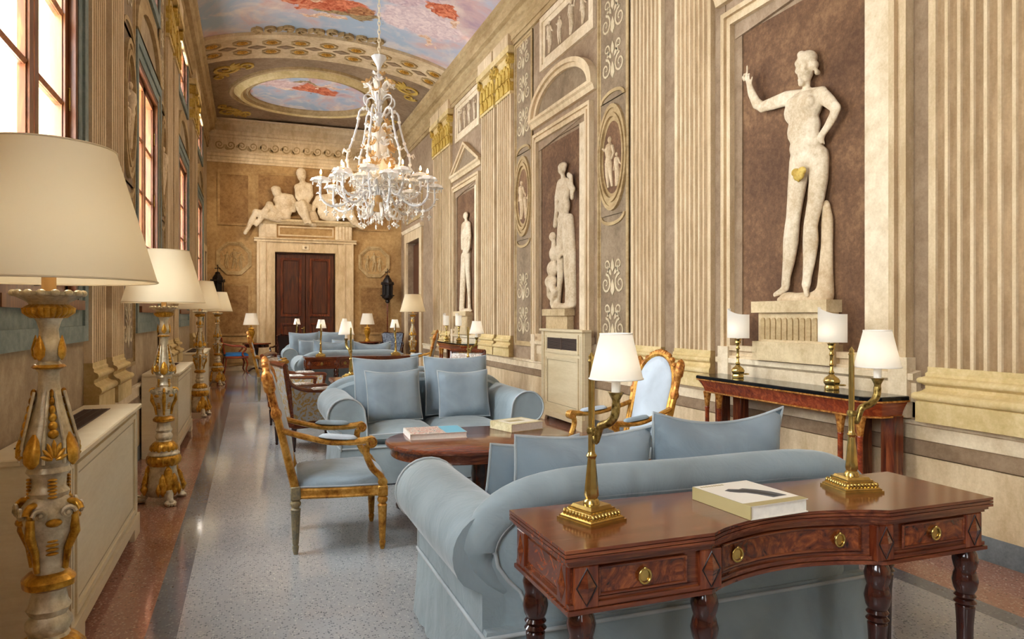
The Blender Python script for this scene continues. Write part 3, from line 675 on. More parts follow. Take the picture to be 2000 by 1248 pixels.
# oval picture of the end bay
OC = (1.36, 17.40); OR = (1.36, 1.02)
def ovring(f, dz, n=56, g=0.0): return [(OC[0] + (OR[0] * f + g) * math.cos(2 * PI * i / n), OC[1] + (OR[1] * f + g) * math.sin(2 * PI * i / n), zv(OC[0] + (OR[0] * f + g) * math.cos(2 * PI * i / n), OC[1] + (OR[1] * f + g) * math.sin(2 * PI * i / n)) + dz) for i in range(n)]
B().loft([ovring(1, 0, g=0.46), ovring(1, -0.05, g=0.44), ovring(1, -0.06, g=0.38), ovring(1, -0.02, g=0.35)], True, False).build('oval_outer_band', 'moulding', ceiling, 30)
B().loft([ovring(1, -0.01, g=0.35), ovring(1, -0.10, g=0.26), ovring(1, -0.14, g=0.20), ovring(1, -0.11, g=0.15)], True, False).build('oval_moulding', 'yellow', ceiling, 30)
B().loft([ovring(1, -0.11, g=0.15), ovring(1, -0.05, g=0.12), ovring(1, -0.05, g=0.08), ovring(1, -0.09, g=0.04), ovring(1, -0.06, g=0.0), ovring(1, 0.0, g=0.0)], True, False).build('oval_inner_band', 'moulding', ceiling, 30)
sky2 = fresco_sky('oval_sky_fresco', [(1.0, 17.0, 0.9, 0.3, 0.2, '#c9a6a0', '#e6cdc4'), (1.45, 17.15, 0.55, 0.24, 0.2, *RED), (1.2, 16.8, 0.35, 0.07, 0.3, *DRAB), (1.75, 16.9, 0.4, 0.08, -0.2, *FLESH), (0.75, 17.2, 0.2, 0.06, 0.3, *FLESH)], scale=1.3)
b = B(); rings = [ovring(f, -0.03) for f in (0.02, 0.25, 0.5, 0.75, 1.0)]; b.loft(rings, True, False); b.build('oval_picture', sky2, ceiling, 60)
vf = lambda a, h, z: (a, z, zv(a, z) - h)
for (cx, cy, sx, sy) in ((-0.50, 16.0, 1, 1), (-0.50, 18.85, 1, -1), (3.42, 16.0, -1, 1), (3.42, 18.85, -1, -1)):
    b = B()
    spiral(b, vf, cx, cy, 0.26, 1.5, sx * sy, 0.0, 0.03, 0.07, 24, 0 if sx > 0 else PI); spiral(b, vf, cx + sx * 0.42, cy - sy * 0.12, 0.17, 1.4, -sx * sy, 0, 0.03, 0.05, 20, PI / 2)
    spiral(b, vf, cx - sx * 0.10, cy + sy * 0.42, 0.16, 1.4, -sx * sy, 0, 0.03, 0.05, 20, 0)
    for k in range(6): leafy(b, vf, cx + sx * 0.12, cy - sy * 0.08, 0.26, 0.08, (0 if sx > 0 else PI) + (k - 2.5) * 0.5, 0, 0.02)
    b.build('corner_cartouche', 'gold_paint', ceiling, 0)
b = B()
for k in range(9):
    x_ = 0.1 + 0.28 * k; sg = 1 if k % 2 else -1; spiral(b, vf, x_, 13.98 - 0.05 * (k % 3), 0.13, 1.3, sg, 0.0, 0.05, 0.05, 16, PI / 2); leafy(b, vf, x_ + 0.1, 14.0, 0.2, 0.09, -PI / 2 + 0.5 * sg, 0, 0.05)
b.build('arch_crest', 'moulding', ceiling, 0)
run('end_bay_edge', ew, [(0.25, 6.40), (0.33, 6.40), (0.33, 6.43), (0.25, 6.45)], XL, XR, 'creamlight', ceiling)
# ---- end wall: panels, medallions, door
for (p, q) in ((-0.78, 0.02), (2.80, 3.62)):
    one('upper_panel', ew, p, q, 3.75, 5.12, 0, 0.01, 'ochre_dark', wall_e); rframe('panel_border', ew, p, q, 3.75, 5.12, 0.06, 0.03, 'wall_end', wall_e, 2)
    one('lower_panel', ew, p, q, 0.9, 2.25, 0, 0.01, 'ochre_dark', wall_e); rframe('panel_border', ew, p, q, 0.9, 2.25, 0.06, 0.03, 'wall_end', wall_e, 2)
    rframe('panel_border', ew, p, q, 0.2, 0.78, 0.05, 0.02, 'wall_end', wall_e, 1)
    ca = (p + q) / 2; oc = lambda r: [(ca + r * math.cos(2 * PI * i / 8 + PI / 8), 2.9 + r * math.sin(2 * PI * i / 8 + PI / 8)) for i in range(8)]
    b = B(); frame_poly(b, ew, oc(0.46), oc(0.40), 0, 0.04); frame_poly(b, ew, oc(0.40), oc(0.36), 0, 0.02); b.build('octagon_frame', 'moulding', wall_e, 0)
    for k in range(3):
        b = B(); mini_figure(b, ew, ca - 0.17 + 0.17 * k, 2.62, (0.46, 0.55, 0.42)[k], k, 0.0); b.build('octagon_figure', 'moulding', wall_e, 40)
one('centre_panel', ew, 0.15, 2.66, 4.05, 5.14, 0, 0.008, 'ochre_dark', wall_e); rframe('panel_border', ew, 0.15, 2.66, 4.0, 5.18, 0.06, 0.03, 'wall_end', wall_e, 2)
# door case
d1 = structure(B().bb(0.62, 2.17, YE + 0.16, YE + 0.20, 0, 3.10).build('door_1', 'door', None, 0))
dc = part('door_case', d1)
def jamb(a0, a1, z1, h): 
    b = B(); sg = 1 if a1 > a0 else -1
    for k, (f0, f1, hh) in enumerate(((0, 0.12, 0.10), (0.12, 0.45, 0.07), (0.45, 0.5, 0.085), (0.5, 0.85, 0.05), (0.85, 1, 0.03))): slab(b, ew, *sorted((a0 + (a1 - a0) * f0, a0 + (a1 - a0) * f1)), 0, z1, 0, hh)
    return b
jamb(0.17, 0.62, 3.36, 0).build('jamb', 'cream', dc, 0); jamb(2.64, 2.17, 3.36, 0).build('jamb', 'cream', dc, 0)
one('lintel', ew, 0.58, 2.21, 3.10, 3.36, 0, 0.045, 'cream', dc)
run('lintel_cornice', ew, [(0, 3.36), (0.10, 3.36), (0.10, 3.40), (0.14, 3.43), (0.14, 3.46), (0, 3.46)], 0.10, 2.72, 'cream', dc)
one('frieze', ew, 0.22, 2.60, 3.46, 3.82, 0, 0.06, 'wall_end', dc); rframe('frieze_panel', ew, 0.70, 2.12, 3.52, 3.78, 0.04, 0.085, 'cream', dc, 1)
for x0 in (0.22, 2.16):
    b = B()
    for k in range(5): slab(b, ew, x0 + 0.02 + k * 0.084, x0 + 0.02 + k * 0.084 + 0.055, 3.48, 3.82, 0, 0.11)
    slab(b, ew, x0, x0 + 0.44, 3.46, 3.82, 0, 0.09); b.build('triglyph', 'creamlight', dc, 0)
run('top_shelf', ew, [(0, 3.82), (0.12, 3.82), (0.14, 3.86), (0.20, 3.90), (0.20, 3.95), (0, 3.97)], 0.10, 2.72, 'pedestal', dc)
b = B(); b.bb(1.30, 1.48, YE - 0.08, YE - 0.045, 3.17, 3.29, 0.008); sg_ = b.build('emergency_light', 'creamlight', dc, 0); B().ell((1.39, YE - 0.085, 3.23), (0.03, 0.012, 0.03), 10, 6).build('lens', 'panel', dc)
for x0, sgn in ((0.66, 1), (1.405, -1)):
    lf = B().bb(x0, x0 + 0.73, YE + 0.09, YE + 0.15, 0.02, 3.06, 0.006).build('door_leaf', 'door', d1, 0)
    for (z0, z1) in ((0.2, 0.55), (0.66, 1.22), (1.34, 2.0) , (2.12, 2.95)):
        if (z0, z1) == (1.34, 2.0): continue
        zz1 = z1; zz0 = z0
        if z0 == 2.12: zz0 = 1.40
        rframe('panel_moulding', lambda a, h, z: (a, YE + 0.09 - h, z), x0 + 0.10, x0 + 0.63, zz0, zz1, 0.055, 0.05, 'mahog_v', lf, 2)
        B().bb(x0 + 0.17, x0 + 0.56, YE + 0.075, YE + 0.10, zz0 + 0.07, zz1 - 0.07, 0.012).build('raised_panel', 'door', lf, 0)
b = B(); b.box((1.36, YE + 0.08, 1.05), (0.035, 0.02, 0.16), 0.004); b.tube([(1.36, YE + 0.07, 1.08), (1.36, YE + 0.03, 1.08), (1.28, YE + 0.03, 1.08)], 0.01, 8); b.build('door_handle', 'brass', d1)
B().ell((1.36, YE + 0.06, 0.96), 0.022, 10, 8).build('door_knob', 'brass', d1)
# side doors
d2 = structure(B().bb(XR + 0.2, XR + 0.24, 17.19, 18.70, 0, 3.35).build('door_2', 'door', None, 0))
b = B(); b.bb(XR + 0.14, XR + 0.20, 17.22, 17.94, 0.02, 3.3, 0.006); b.build('door_leaf', 'door', d2, 0); b = B(); b.bb(XR + 0.14, XR + 0.20, 17.96, 18.68, 0.02, 3.3, 0.006); b.build('door_leaf', 'door', d2, 0)
b = B()
for (p, q, z0, z1) in ((16.93, 17.19, 0, 3.6), (18.70, 18.96, 0, 3.6), (17.19, 18.70, 3.35, 3.6)): slab(b, rw, p, q, z0, z1, 0, 0.05)
b.build('door_case', 'cream', d2, 0); run('door_cornice', rw, [(0, 3.6), (0.08, 3.6), (0.12, 3.68), (0, 3.7)], 16.85, 19.05, 'creamlight', d2)
rframe('over_door_panel', rw, 17.0, 18.9, 3.85, 5.0, 0.1, 0.03, 'moulding', d2, 2)
d3 = structure(B().bb(XL, XL + 0.03, 17.9, 18.7, 0, 2.95, 0).build('door_3', 'door', None, 0)); b = B()
for (p, q, z0, z1) in ((17.75, 17.9, 0, 3.1), (18.7, 18.85, 0, 3.1), (17.9, 18.7, 2.95, 3.1)): slab(b, lw, p, q, z0, z1, 0, 0.05)
b.build('door_case', 'cream', d3, 0)
# ================================================================== SOFAS (local: seat faces -y, origin on floor at centre)
def pillow_mesh(w, h, t, seed=0, n=14, sag=0.0):
    rnd = random.Random(seed); b = B(); ph = [rnd.uniform(0, 6) for _ in range(6)]
    def pos(u, v, sg):
        x = w / 2 * u * (1 - 0.045 * (1 - v * v)); z = h / 2 * v * (1 - 0.04 * (1 - u * u))
        th = t / 2 * (max(0, (1 - u ** 4)) * max(0, (1 - v ** 4))) ** 0.55
        wr = 1 + 0.05 * math.sin(5 * u + ph[0] + 3 * v) + 0.04 * math.sin(7 * v + ph[1] - 2 * u)
        z2 = z - sag * (1 - u * u) * (0.5 + v / 2)
        return (x, sg * th * wr, z2)
    for sg in (1, -1):
        vs = [pos(-1 + 2 * i / n, -1 + 2 * j / n, sg) for j in range(n + 1) for i in range(n + 1)]
        b.add(vs, [(j * (n + 1) + i, j * (n + 1) + i + 1, (j + 1) * (n + 1) + i + 1, (j + 1) * (n + 1) + i) for j in range(n) for i in range(n)])
    edge = [pos(-1 + 2 * i / n, -1, 1) for i in range(n)] + [pos(1, -1 + 2 * i / n, 1) for i in range(n)] + [pos(1 - 2 * i / n, 1, 1) for i in range(n)] + [pos(-1, 1 - 2 * i / n, 1) for i in range(n)]
    pb_ = B(); pb_.tube([(p[0], 0, p[2]) for p in edge], 0.007, 6, closed=True)
    return b, pb_
def pillow(loc, rz, tilt, w, h, t, seed, label, sag=0.02, roll=0.0, mat='velvet2', group='loose cushions on the sofas'):
    o = thing('cushion', loc, label, 'cushion', 0, group); o.rotation_euler = (tilt, roll, rz); o.rotation_mode = 'XYZ'
    a, p = pillow_mesh(w, h, t, seed, sag=sag); a.xf(Matrix.Translation((0, 0, h / 2))); p.xf(Matrix.Translation((0, 0, h / 2)))
    a.build('cushion_cover', mat, o, 80); p.build('piping', 'piping', o, 80); return o
SW, SD = 0.84, 0.50        # half width of the body, half depth
def make_sofa(label):
    o = thing('sofa', (0, 0, 0), label, 'sofa', 0, 'blue velvet sofas')
    # skirt with gathered folds
    b = B(); rings = []
    def per(off):
        pts = []; n = 40
        x0, y0 = SW + off, SD + off
        for i in range(n): pts.append((-x0 + 2 * x0 * i / n, -y0 - 0.0))
        for i in range(22): pts.append((x0, -y0 + 2 * y0 * i / 22))
        for i in range(n): pts.append((x0 - 2 * x0 * i / n, y0))
        for i in range(22): pts.append((-x0, y0 - 2 * y0 * i / 22))
        return pts
    for z, off, amp in ((0.33, -0.005, 0), (0.30, 0.004, 0), (0.15, 0.012, 0.003), (0.012, 0.022, 0.007)):
        rings.append([(x + (amp * math.sin(i * 2.1) if abs(abs(y) - SD) > 0.1 else 0), y + (amp * math.sin(i * 1.7) if abs(abs(y) - SD) < 0.1 else 0), z) for i, (x, y) in enumerate(per(off))])
    b.loft(rings, True, True); sk = b.build('skirt', 'velvet', o, 60)
    pp = B(); pp.tube([(x, y, 0.315) for x, y in per(0.008)[::2]], 0.008, 6, closed=True); pp.build('skirt_piping', 'piping', sk, 80)
    # arms: scroll section swept from front to back
    for sg in (-1, 1):
        def sec(k, dz=0.0):
            xo = sg * SW; q = []
            q += [(0.0, 0.30), (0.0, 0.46)]
            cx, cz, r = 0.025, 0.60, 0.135
            q += [(cx + r * math.cos(t), cz + r * math.sin(t)) for t in [PI * 1.25 - 0.0 - i * (PI * 1.22) / 14 for i in range(15)]][::1]
            q = [(0.0, 0.30), (0.005, 0.44)] + [(-(cx) - r * math.cos(t) * -1 - 0.0, cz + r * math.sin(t)) for t in [-2.35 - i * 0.0 for i in range(0)]]
            # outward is +e ; build from outside bottom, round the roll, to the inside bottom
            pts = [(0.0, 0.30), (0.0, 0.45)]
            for i in range(17):
                t = -0.75 + i * (PI + 0.75) / 16           # from lower outside round the top to the inside
                pts.append((-0.045 + 0.155 * math.cos(t), 0.585 + 0.145 * math.sin(t)))
            pts += [(-0.215, 0.48), (-0.225, 0.30)]
            return [(xo + sg * e * k, z + dz) for e, z in pts]
        b = B(); rings = []
        for y, k, dz in ((-SD - 0.005, 0.97, -0.004), (-SD + 0.015, 1.0, 0), (-0.2, 1.0, 0), (0.1, 1.0, 0.0), (0.38, 1.0, 0.005), (0.46, 0.96, 0.0)): rings.append([(x, y, z) for x, z in sec(k, dz)])
        b.loft(rings, True, True); ar = b.build('arm', 'velvet', o, 50)
        pb_ = B(); pb_.tube([(x, -SD - 0.008, z) for x, z in sec(0.97)], 0.008, 6); pb_.build('arm_piping', 'piping', ar, 80)
    # back: a panel with superelliptic arch, edged by a soft roll
    def outl(f, n=30):
        lo = [(0.80, 0.30), (0.80, 0.42), (0.815, 0.455), (0.86, 0.50), (0.895, 0.55), (0.905, 0.60)]
        cx, cz = 0.0, 0.60
        top_ = [(0.905 * abs(math.cos(t)) ** (2 / 5.0) * (1 if math.cos(t) >= 0 else -1), 0.60 + 0.252 * math.sin(t)) for t in [PI * k / n for k in range(n + 1)]]
        pts = [(-x, z) for x, z in lo[:-1]] + top_[::-1] + lo[-2::-1]
        out = []
        for x, z in pts:        # inset by f towards the centre line
            d = Vector((x * 0.35, (z - 0.52) * 1.0)) if z > 0.60 else Vector((x, 0.0)); d = d.normalized() if d.length > 1e-6 else Vector((0, 1))
            out.append((x + d.x * f, z + d.y * f))
        return out
    b = B(); b.loft([[(x, y, z) for x, z in outl(f)] for y, f in ((SD - 0.20, -0.07), (SD - 0.17, -0.045), (SD - 0.04, -0.045), (SD - 0.012, -0.085))]); bk = b.build('back', 'velvet', o, 50)
    rl = outl(-0.066)[2:-2]; B().tube([(x, SD - 0.06, z) for x, z in rl], [0.030 + 0.040 * min(1, min(i, len(rl) - 1 - i) / 4) for i in range(len(rl))], 14).build('back_roll', 'velvet', o, 60)
    B().tube([(x, SD - 0.006, z) for x, z in outl(-0.10)[1:-1]], 0.007, 6).build('back_piping', 'piping', bk, 80)
    # seat cushions
    for sg in (-1, 1):
        b = B(); n = 12; cw, cd = 0.305, 0.41
        for face in (1, -1):
            vs = []
            for j in range(n + 1):
                for i in range(n + 1):
                    u, v = -1 + 2 * i / n, -1 + 2 * j / n; k = (max(0, 1 - u ** 6) * max(0, 1 - v ** 6)) ** 0.4
                    vs.append((sg * 0.308 + cw * u * (1 - 0.02 * v * v), -0.10 + cd * v, 0.385 + face * (0.055 + 0.045 * (1 - u * u) * (1 - v * v)) * k))
            b.add(vs, [(j * (n + 1) + i, j * (n + 1) + i + 1, (j + 1) * (n + 1) + i + 1, (j + 1) * (n + 1) + i) for j in range(n) for i in range(n)])
        c = b.build('seat_cushion', 'velvet', o, 80)
        B().tube([(sg * 0.308 - cw, -0.10 - cd, 0.42), (sg * 0.308, -0.10 - cd - 0.006, 0.425), (sg * 0.308 + cw, -0.10 - cd, 0.42)], 0.007, 6).build('piping', 'piping', c, 80)
    return o
s2 = make_sofa('blue-grey velvet sofa facing the camera behind the oval coffee table'); s2.location = (1.535, 6.38, 0)
s1 = dup(s2, (1.585, 2.76, 0), PI, 'blue-grey velvet sofa with its back against the nearest console table')
s3 = dup(s2, (1.60, 12.10, 0), PI, 'distant blue velvet sofa backing onto the far console table with ring pulls')
s4 = dup(s2, (1.58, 15.75, 0), 0, 'farthest blue velvet sofa facing the camera near the big dark door')
# cushions: sofa 2
pillow((1.20, 6.50, 0.47), 0.06, -0.20, 0.62, 0.56, 0.22, 1, 'large blue back cushion on the left of the sofa facing the camera')
pillow((1.86, 6.50, 0.47), -0.04, -0.20, 0.62, 0.56, 0.22, 2, 'large blue back cushion on the right of the sofa facing the camera')
pillow((1.22, 6.27, 0.47), 0.10, -0.26, 0.50, 0.46, 0.17, 3, 'square blue velvet cushion leaning in front on the left of the facing sofa')
pillow((1.87, 6.29, 0.47), -0.05, -0.26, 0.48, 0.44, 0.17, 4, 'square blue velvet cushion leaning in front on the right of the facing sofa')
# sofa 1, seen from behind
pillow((1.29, 2.68, 0.47), PI + 0.05, -0.16, 0.64, 0.47, 0.22, 5, 'blue velvet cushion showing above the near sofa back, left one', 0.02)
pillow((1.93, 2.66, 0.47), PI - 0.08, -0.16, 0.64, 0.53, 0.24, 6, 'blue velvet cushion showing above the near sofa back, right one', 0.05)
pillow((1.15, 2.95, 0.46), PI + 0.2, -0.25, 0.46, 0.42, 0.16, 7, 'small blue cushion peeking out at the left end of the near sofa', 0.02)
for i, (x, y, rz, w, h, n) in enumerate(((1.28, 12.02, PI, 0.62, 0.56, 'left'), (1.93, 12.02, PI, 0.62, 0.52, 'right'))):
    pillow((x, y, 0.47), rz, -0.18, w, h, 0.22, 10 + i, 'blue cushion above the distant sofa back, %s one' % n, 0.05)
for i, (x, y, w, h, n) in enumerate(((1.10, 15.85, 0.62, 0.60, 'left large'), (1.72, 15.88, 0.62, 0.62, 'right large'), (1.2, 15.62, 0.46, 0.44, 'left small'), (1.9, 15.62, 0.46, 0.44, 'right small'))):
    pillow((x, y, 0.47), 0, -0.22, w, h, 0.2, 20 + i, 'pale blue cushion on the farthest sofa, %s one' % n, 0.02)
# ================================================================== CONSOLE TABLES (local: drawers face -y)
def top_outline(off=0.0, n=12):
    hw, hd = 0.805 + off, 0.215 + off; xb = 0.335
    pts = [(-hw, hd), (-hw, -hd)]
    pts += [(-xb, -hd)]
    for i in range(1, n):
        t = i / n; pts.append((-xb + 2 * xb * t, -hd + 0.085 * math.sin(PI * t) ** 0.8))
    pts += [(xb, -hd), (hw, -hd), (hw, hd)]
    return pts
def make_console(label):
    o = thing('console_table', (0, 0, 0), label, 'table', 0, 'drawer console tables behind the sofas')
    b = B()
    for z0, z1, off in ((0.771, 0.780, 0.0), (0.7685, 0.771, -0.007), (0.760, 0.7685, 0.0), (0.7575, 0.760, -0.007), (0.749, 0.7575, 0.0), (0.7465, 0.749, -0.008), (0.738, 0.7465, -0.010), (0.728, 0.738, -0.018)):
        b.prism(top_outline(off), z0, z1, lambda p, q, h: (p, q, h))
    b.build('table_top', 'mahog', o, 25)
    def inset(k): return [(x * (0.775 / 0.805), (y if y > 0 else y) * 0.92 + (0.0)) for x, y in top_outline(0)]
    fr = top_outline(-0.03)
    b = B(); b.prism(fr, 0.625, 0.728, lambda p, q, h: (p, q, h)); body = b.build('case', 'mahog', o, 25)
    b = B(); b.prism(top_outline(-0.012), 0.600, 0.612, lambda p, q, h: (p, q, h)); b.prism(top_outline(-0.018), 0.614, 0.626, lambda p, q, h: (p, q, h)); b.prism(top_outline(-0.027), 0.600, 0.636, lambda p, q, h: (p, q, h)); b.build('lower_moulding', 'mahog', o, 25)
    yf = -0.185
    def front(x):
        if abs(x) >= 0.335: return yf
        return yf + 0.085 * math.sin(PI * (x + 0.335) / 0.67) ** 0.8
    # drawers
    def drawer(x0, x1, pulls):
        n = 12 if x0 * x1 < 0 else 1; xs = [x0 + (x1 - x0) * i / n for i in range(n + 1)]
        rings = [[(x, front(x) - 0.006, 0.648), (x, front(x) - 0.006, 0.712), (x, front(x) + 0.01, 0.712), (x, front(x) + 0.01, 0.648)] for x in xs]
        d = B().loft(rings).build('drawer', 'burl', o, 40)
        m_ = B()
        for z in (0.644, 0.716): m_.tube([(x, front(x) - 0.006, z) for x in xs], 0.005, 6)
        for x in (x0 - 0.003, x1 + 0.003): m_.tube([(x, front(x) - 0.006, 0.642), (x, front(x) - 0.006, 0.718)], 0.005, 6)
        m_.build('drawer_bead', 'mahog', d, 60)
        for px in pulls:
            y = front(px) - 0.006; pl = B(); pl.tube([(px, y, 0.68), (px, y - 0.006, 0.68)], 0.017, 16)
            pl.tube([(px + 0.0185 * math.cos(t), y - 0.009, 0.6785 + 0.0205 * math.sin(t)) for t in [2 * PI * i / 20 for i in range(20)]], 0.0035, 8, closed=True); pl.ell((px, y - 0.009, 0.70), 0.006, 8, 6); pl.build('ring_pull', 'brass', d, 50)
    drawer(-0.69, -0.42, [-0.555]); drawer(-0.265, 0.265, [-0.20, 0.20]); drawer(0.42, 0.69, [0.555])
    # diamond blocks
    for x in (-0.735, -0.335, 0.335, 0.735):
        wd = 0.075; k = B(); k.bb(x - wd / 2, x + wd / 2, yf - 0.014, yf + 0.02, 0.612, 0.728, 0.003); blk = k.build('corner_block', 'mahog_v', o, 0)
        k = B(); c = [(x - 0.03, 0.67), (x, 0.722), (x + 0.03, 0.67), (x, 0.620)]; vs = [(p, yf - 0.0145, q) for p, q in c] + [(x, yf - 0.024, 0.67)]
        k.add(vs, [(0, 1, 4), (1, 2, 4), (2, 3, 4), (3, 0, 4)]); k.build('diamond', 'mahog', blk, 0)
        k = B(); k.tube([(p, yf - 0.0145, q) for p, q in c], 0.0028, 5, closed=True); k.build('diamond_line', 'dark_line', blk, 0)
    # ends
    for sg in (-1, 1):
        xs = sg * 0.776; e = B(); e.bb(xs - 0.004, xs + 0.004, -0.105, 0.12, 0.645, 0.715); e.build('end_panel', 'burl', o, 0)
        for y in (-0.15, 0.16):
            k = B(); k.bb(xs - 0.012, xs + 0.012, y - 0.032, y + 0.032, 0.612, 0.728, 0.003); kb = k.build('corner_block', 'mahog_v', o, 0)
            k = B(); c = [(y - 0.026, 0.67), (y, 0.722), (y + 0.026, 0.67), (y, 0.62)]; k.add([(xs + sg * 0.0125, p, q) for p, q in c] + [(xs + sg * 0.021, y, 0.67)], [(0, 1, 4), (1, 2, 4), (2, 3, 4), (3, 0, 4)]); k.build('diamond', 'mahog', kb, 0)
    # turned, reeded legs
    prof = [(0.016, 0.0), (0.022, 0.012), (0.024, 0.03), (0.018, 0.05), (0.022, 0.06), (0.027, 0.34), (0.031, 0.40), (0.027, 0.405), (0.036, 0.415), (0.027, 0.425), (0.035, 0.437), (0.028, 0.446), (0.036, 0.462), (0.041, 0.488), (0.036, 0.512), (0.032, 0.525), (0.037, 0.54), (0.041, 0.562), (0.036, 0.584), (0.028, 0.60)]
    def mod(a, z): return 1 - 0.10 * abs(math.sin(5 * a)) if 0.055 < z < 0.40 else 1.0
    lb = None
    for (x, y) in ((-0.735, -0.165), (-0.335, -0.165), (0.335, -0.165), (0.735, -0.165), (-0.735, 0.165), (0.735, 0.165)):
        if lb is None: lb = B().lathe(prof, 20, mod=mod).build('leg', 'mahog_dark', o, 40); lb.location = (x, y, 0)
        else: share(lb, o, (x, y, 0))
    return o
t1 = make_console('mahogany console table with ring-pull drawers, nearest to the camera'); t1.location = (1.585, 1.912, 0)
t3 = dup(t1, (1.555, 7.17, 0), PI, 'mahogany console table behind the sofa that faces the camera')
t2 = dup(t1, (1.58, 11.28, 0), 0, 'distant mahogany console table with ring-pull drawers facing the camera')
t4 = dup(t1, (1.58, 16.55, 0), PI, 'farthest console table, behind the farthest sofa')
# ================================================================== BRASS CANDLE-ARM LAMPS
def make_arm_lamp(label):
    o = thing('table_lamp', (0, 0, 0), label, 'lamp', 0, 'brass candle-arm lamps')
    b = B()
    for z0, z1, s0, s1 in ((0, 0.008, 0.075, 0.075), (0.008, 0.014, 0.070, 0.070), (0.014, 0.034, 0.068, 0.047), (0.034, 0.042, 0.050, 0.050), (0.042, 0.050, 0.044, 0.040)):
        b.add([(sx * s0, sy * s0, z0) for sx, sy in ((-1, -1), (1, -1), (1, 1), (-1, 1))] + [(sx * s1, sy * s1, z1) for sx, sy in ((-1, -1), (1, -1), (1, 1), (-1, 1))], [(0, 1, 5, 4), (1, 2, 6, 5), (2, 3, 7, 6), (3, 0, 4, 7), (4, 5, 6, 7), (3, 2, 1, 0)])
    bs = b.build('base', 'brass', o, 0)
    g = B()
    for k in range(4):
        R = Matrix.Rotation(k * PI / 2, 4, 'Z'); st = len(g.v)
        for i in range(9): g.ell((-0.054 + i * 0.0135, -0.060, 0.024), (0.0055, 0.008, 0.011), 6, 4)
        g.xf(R, st)
    g.build('gadroon_border', 'brass', bs, 60)
    b = B(); b.lathe([(0.026, 0.05), (0.024, 0.06), (0.018, 0.066), (0.021, 0.075), (0.019, 0.10), (0.0125, 0.185), (0.014, 0.19), (0.017, 0.196), (0.012, 0.203), (0.0105, 0.21), (0.0095, 0.48), (0.012, 0.484), (0.008, 0.49), (0.010, 0.498), (0.0, 0.512)], 14, mod=lambda a, z: 1 + (0.12 * math.cos(6 * a) if 0.07 < z < 0.18 else 0)); b.build('post', 'brass', o, 40)
    # serpent arm
    pts = bez([(0.008, 0, 0.255), (0.020, 0, 0.240), (0.028, 0, 0.262), (0.040, 0, 0.290), (0.075, 0, 0.305), (0.098, 0, 0.330), (0.103, 0, 0.365)], 6)
    n = len(pts); b = B(); b.tube(pts, [0.006 + 0.007 * min(1, i / (n * 0.5)) for i in range(n)], 10); b.lathe([(0.011, 0.362), (0.012, 0.375), (0.022, 0.395), (0.024, 0.398), (0.0, 0.398)], 14, (0.103, 0, 0)); b.tube([(0, 0, 0.272), (0.02, 0, 0.268)], 0.007, 8); b.lathe([(0.014, 0.262), (0.016, 0.272), (0.014, 0.282)], 12); b.build('serpent_arm', 'brassold', o, 40)
    B().lathe([(0.0135, 0.398), (0.0135, 0.452), (0.010, 0.453)], 14, (0.103, 0, 0)).build('candle_sleeve', 'candle', o, 40)
    B().ell((0.103, 0, 0.475), (0.012, 0.012, 0.024), 10, 8).build('bulb', 'bulb', o, 60)
    sh = B(); sh.loft([[(0.103 + r * math.cos(2 * PI * i / 32), r * math.sin(2 * PI * i / 32), z) for i in range(32)] for r, z in ((0.0785, 0.437), (0.047, 0.570))], True, False); s_ = sh.build('shade', 'shade_white', o, 60)
    for r, z in ((0.0785, 0.438), (0.047, 0.569)): B().tube([(0.103 + r * math.cos(2 * PI * i / 32), r * math.sin(2 * PI * i / 32), z) for i in range(32)], 0.0022, 6, closed=True).build('shade_trim', 'candle', s_, 60)
    return o
al = make_arm_lamp('brass candle-arm lamp on the left of the nearest console table'); al.location = (0.977, 1.936, 0.78); al.rotation_euler = (0, 0, -1.27)
dup(al, (2.027, 1.956, 0.78), -0.2, 'brass candle-arm lamp on the right of the nearest console table')
dup(al, (0.945, 7.17, 0.78), 1.9, 'brass candle-arm lamp rising behind the left of the facing sofa')
dup(al, (2.165, 7.17, 0.78), 0.2, 'brass candle-arm lamp rising behind the right of the facing sofa')
dup(al, (1.03, 11.30, 0.78), 1.4, 'small lit lamp on the left of the distant console table')
dup(al, (2.20, 11.32, 0.78), 1.5, 'small lit lamp on the right of the distant console table')
dup(al, (0.98, 16.52, 0.78), 1.4, 'tiny lit lamp behind the left of the farthest sofa')
dup(al, (2.05, 16.52, 0.78), 1.6, 'tiny lit lamp behind the right of the farthest sofa')
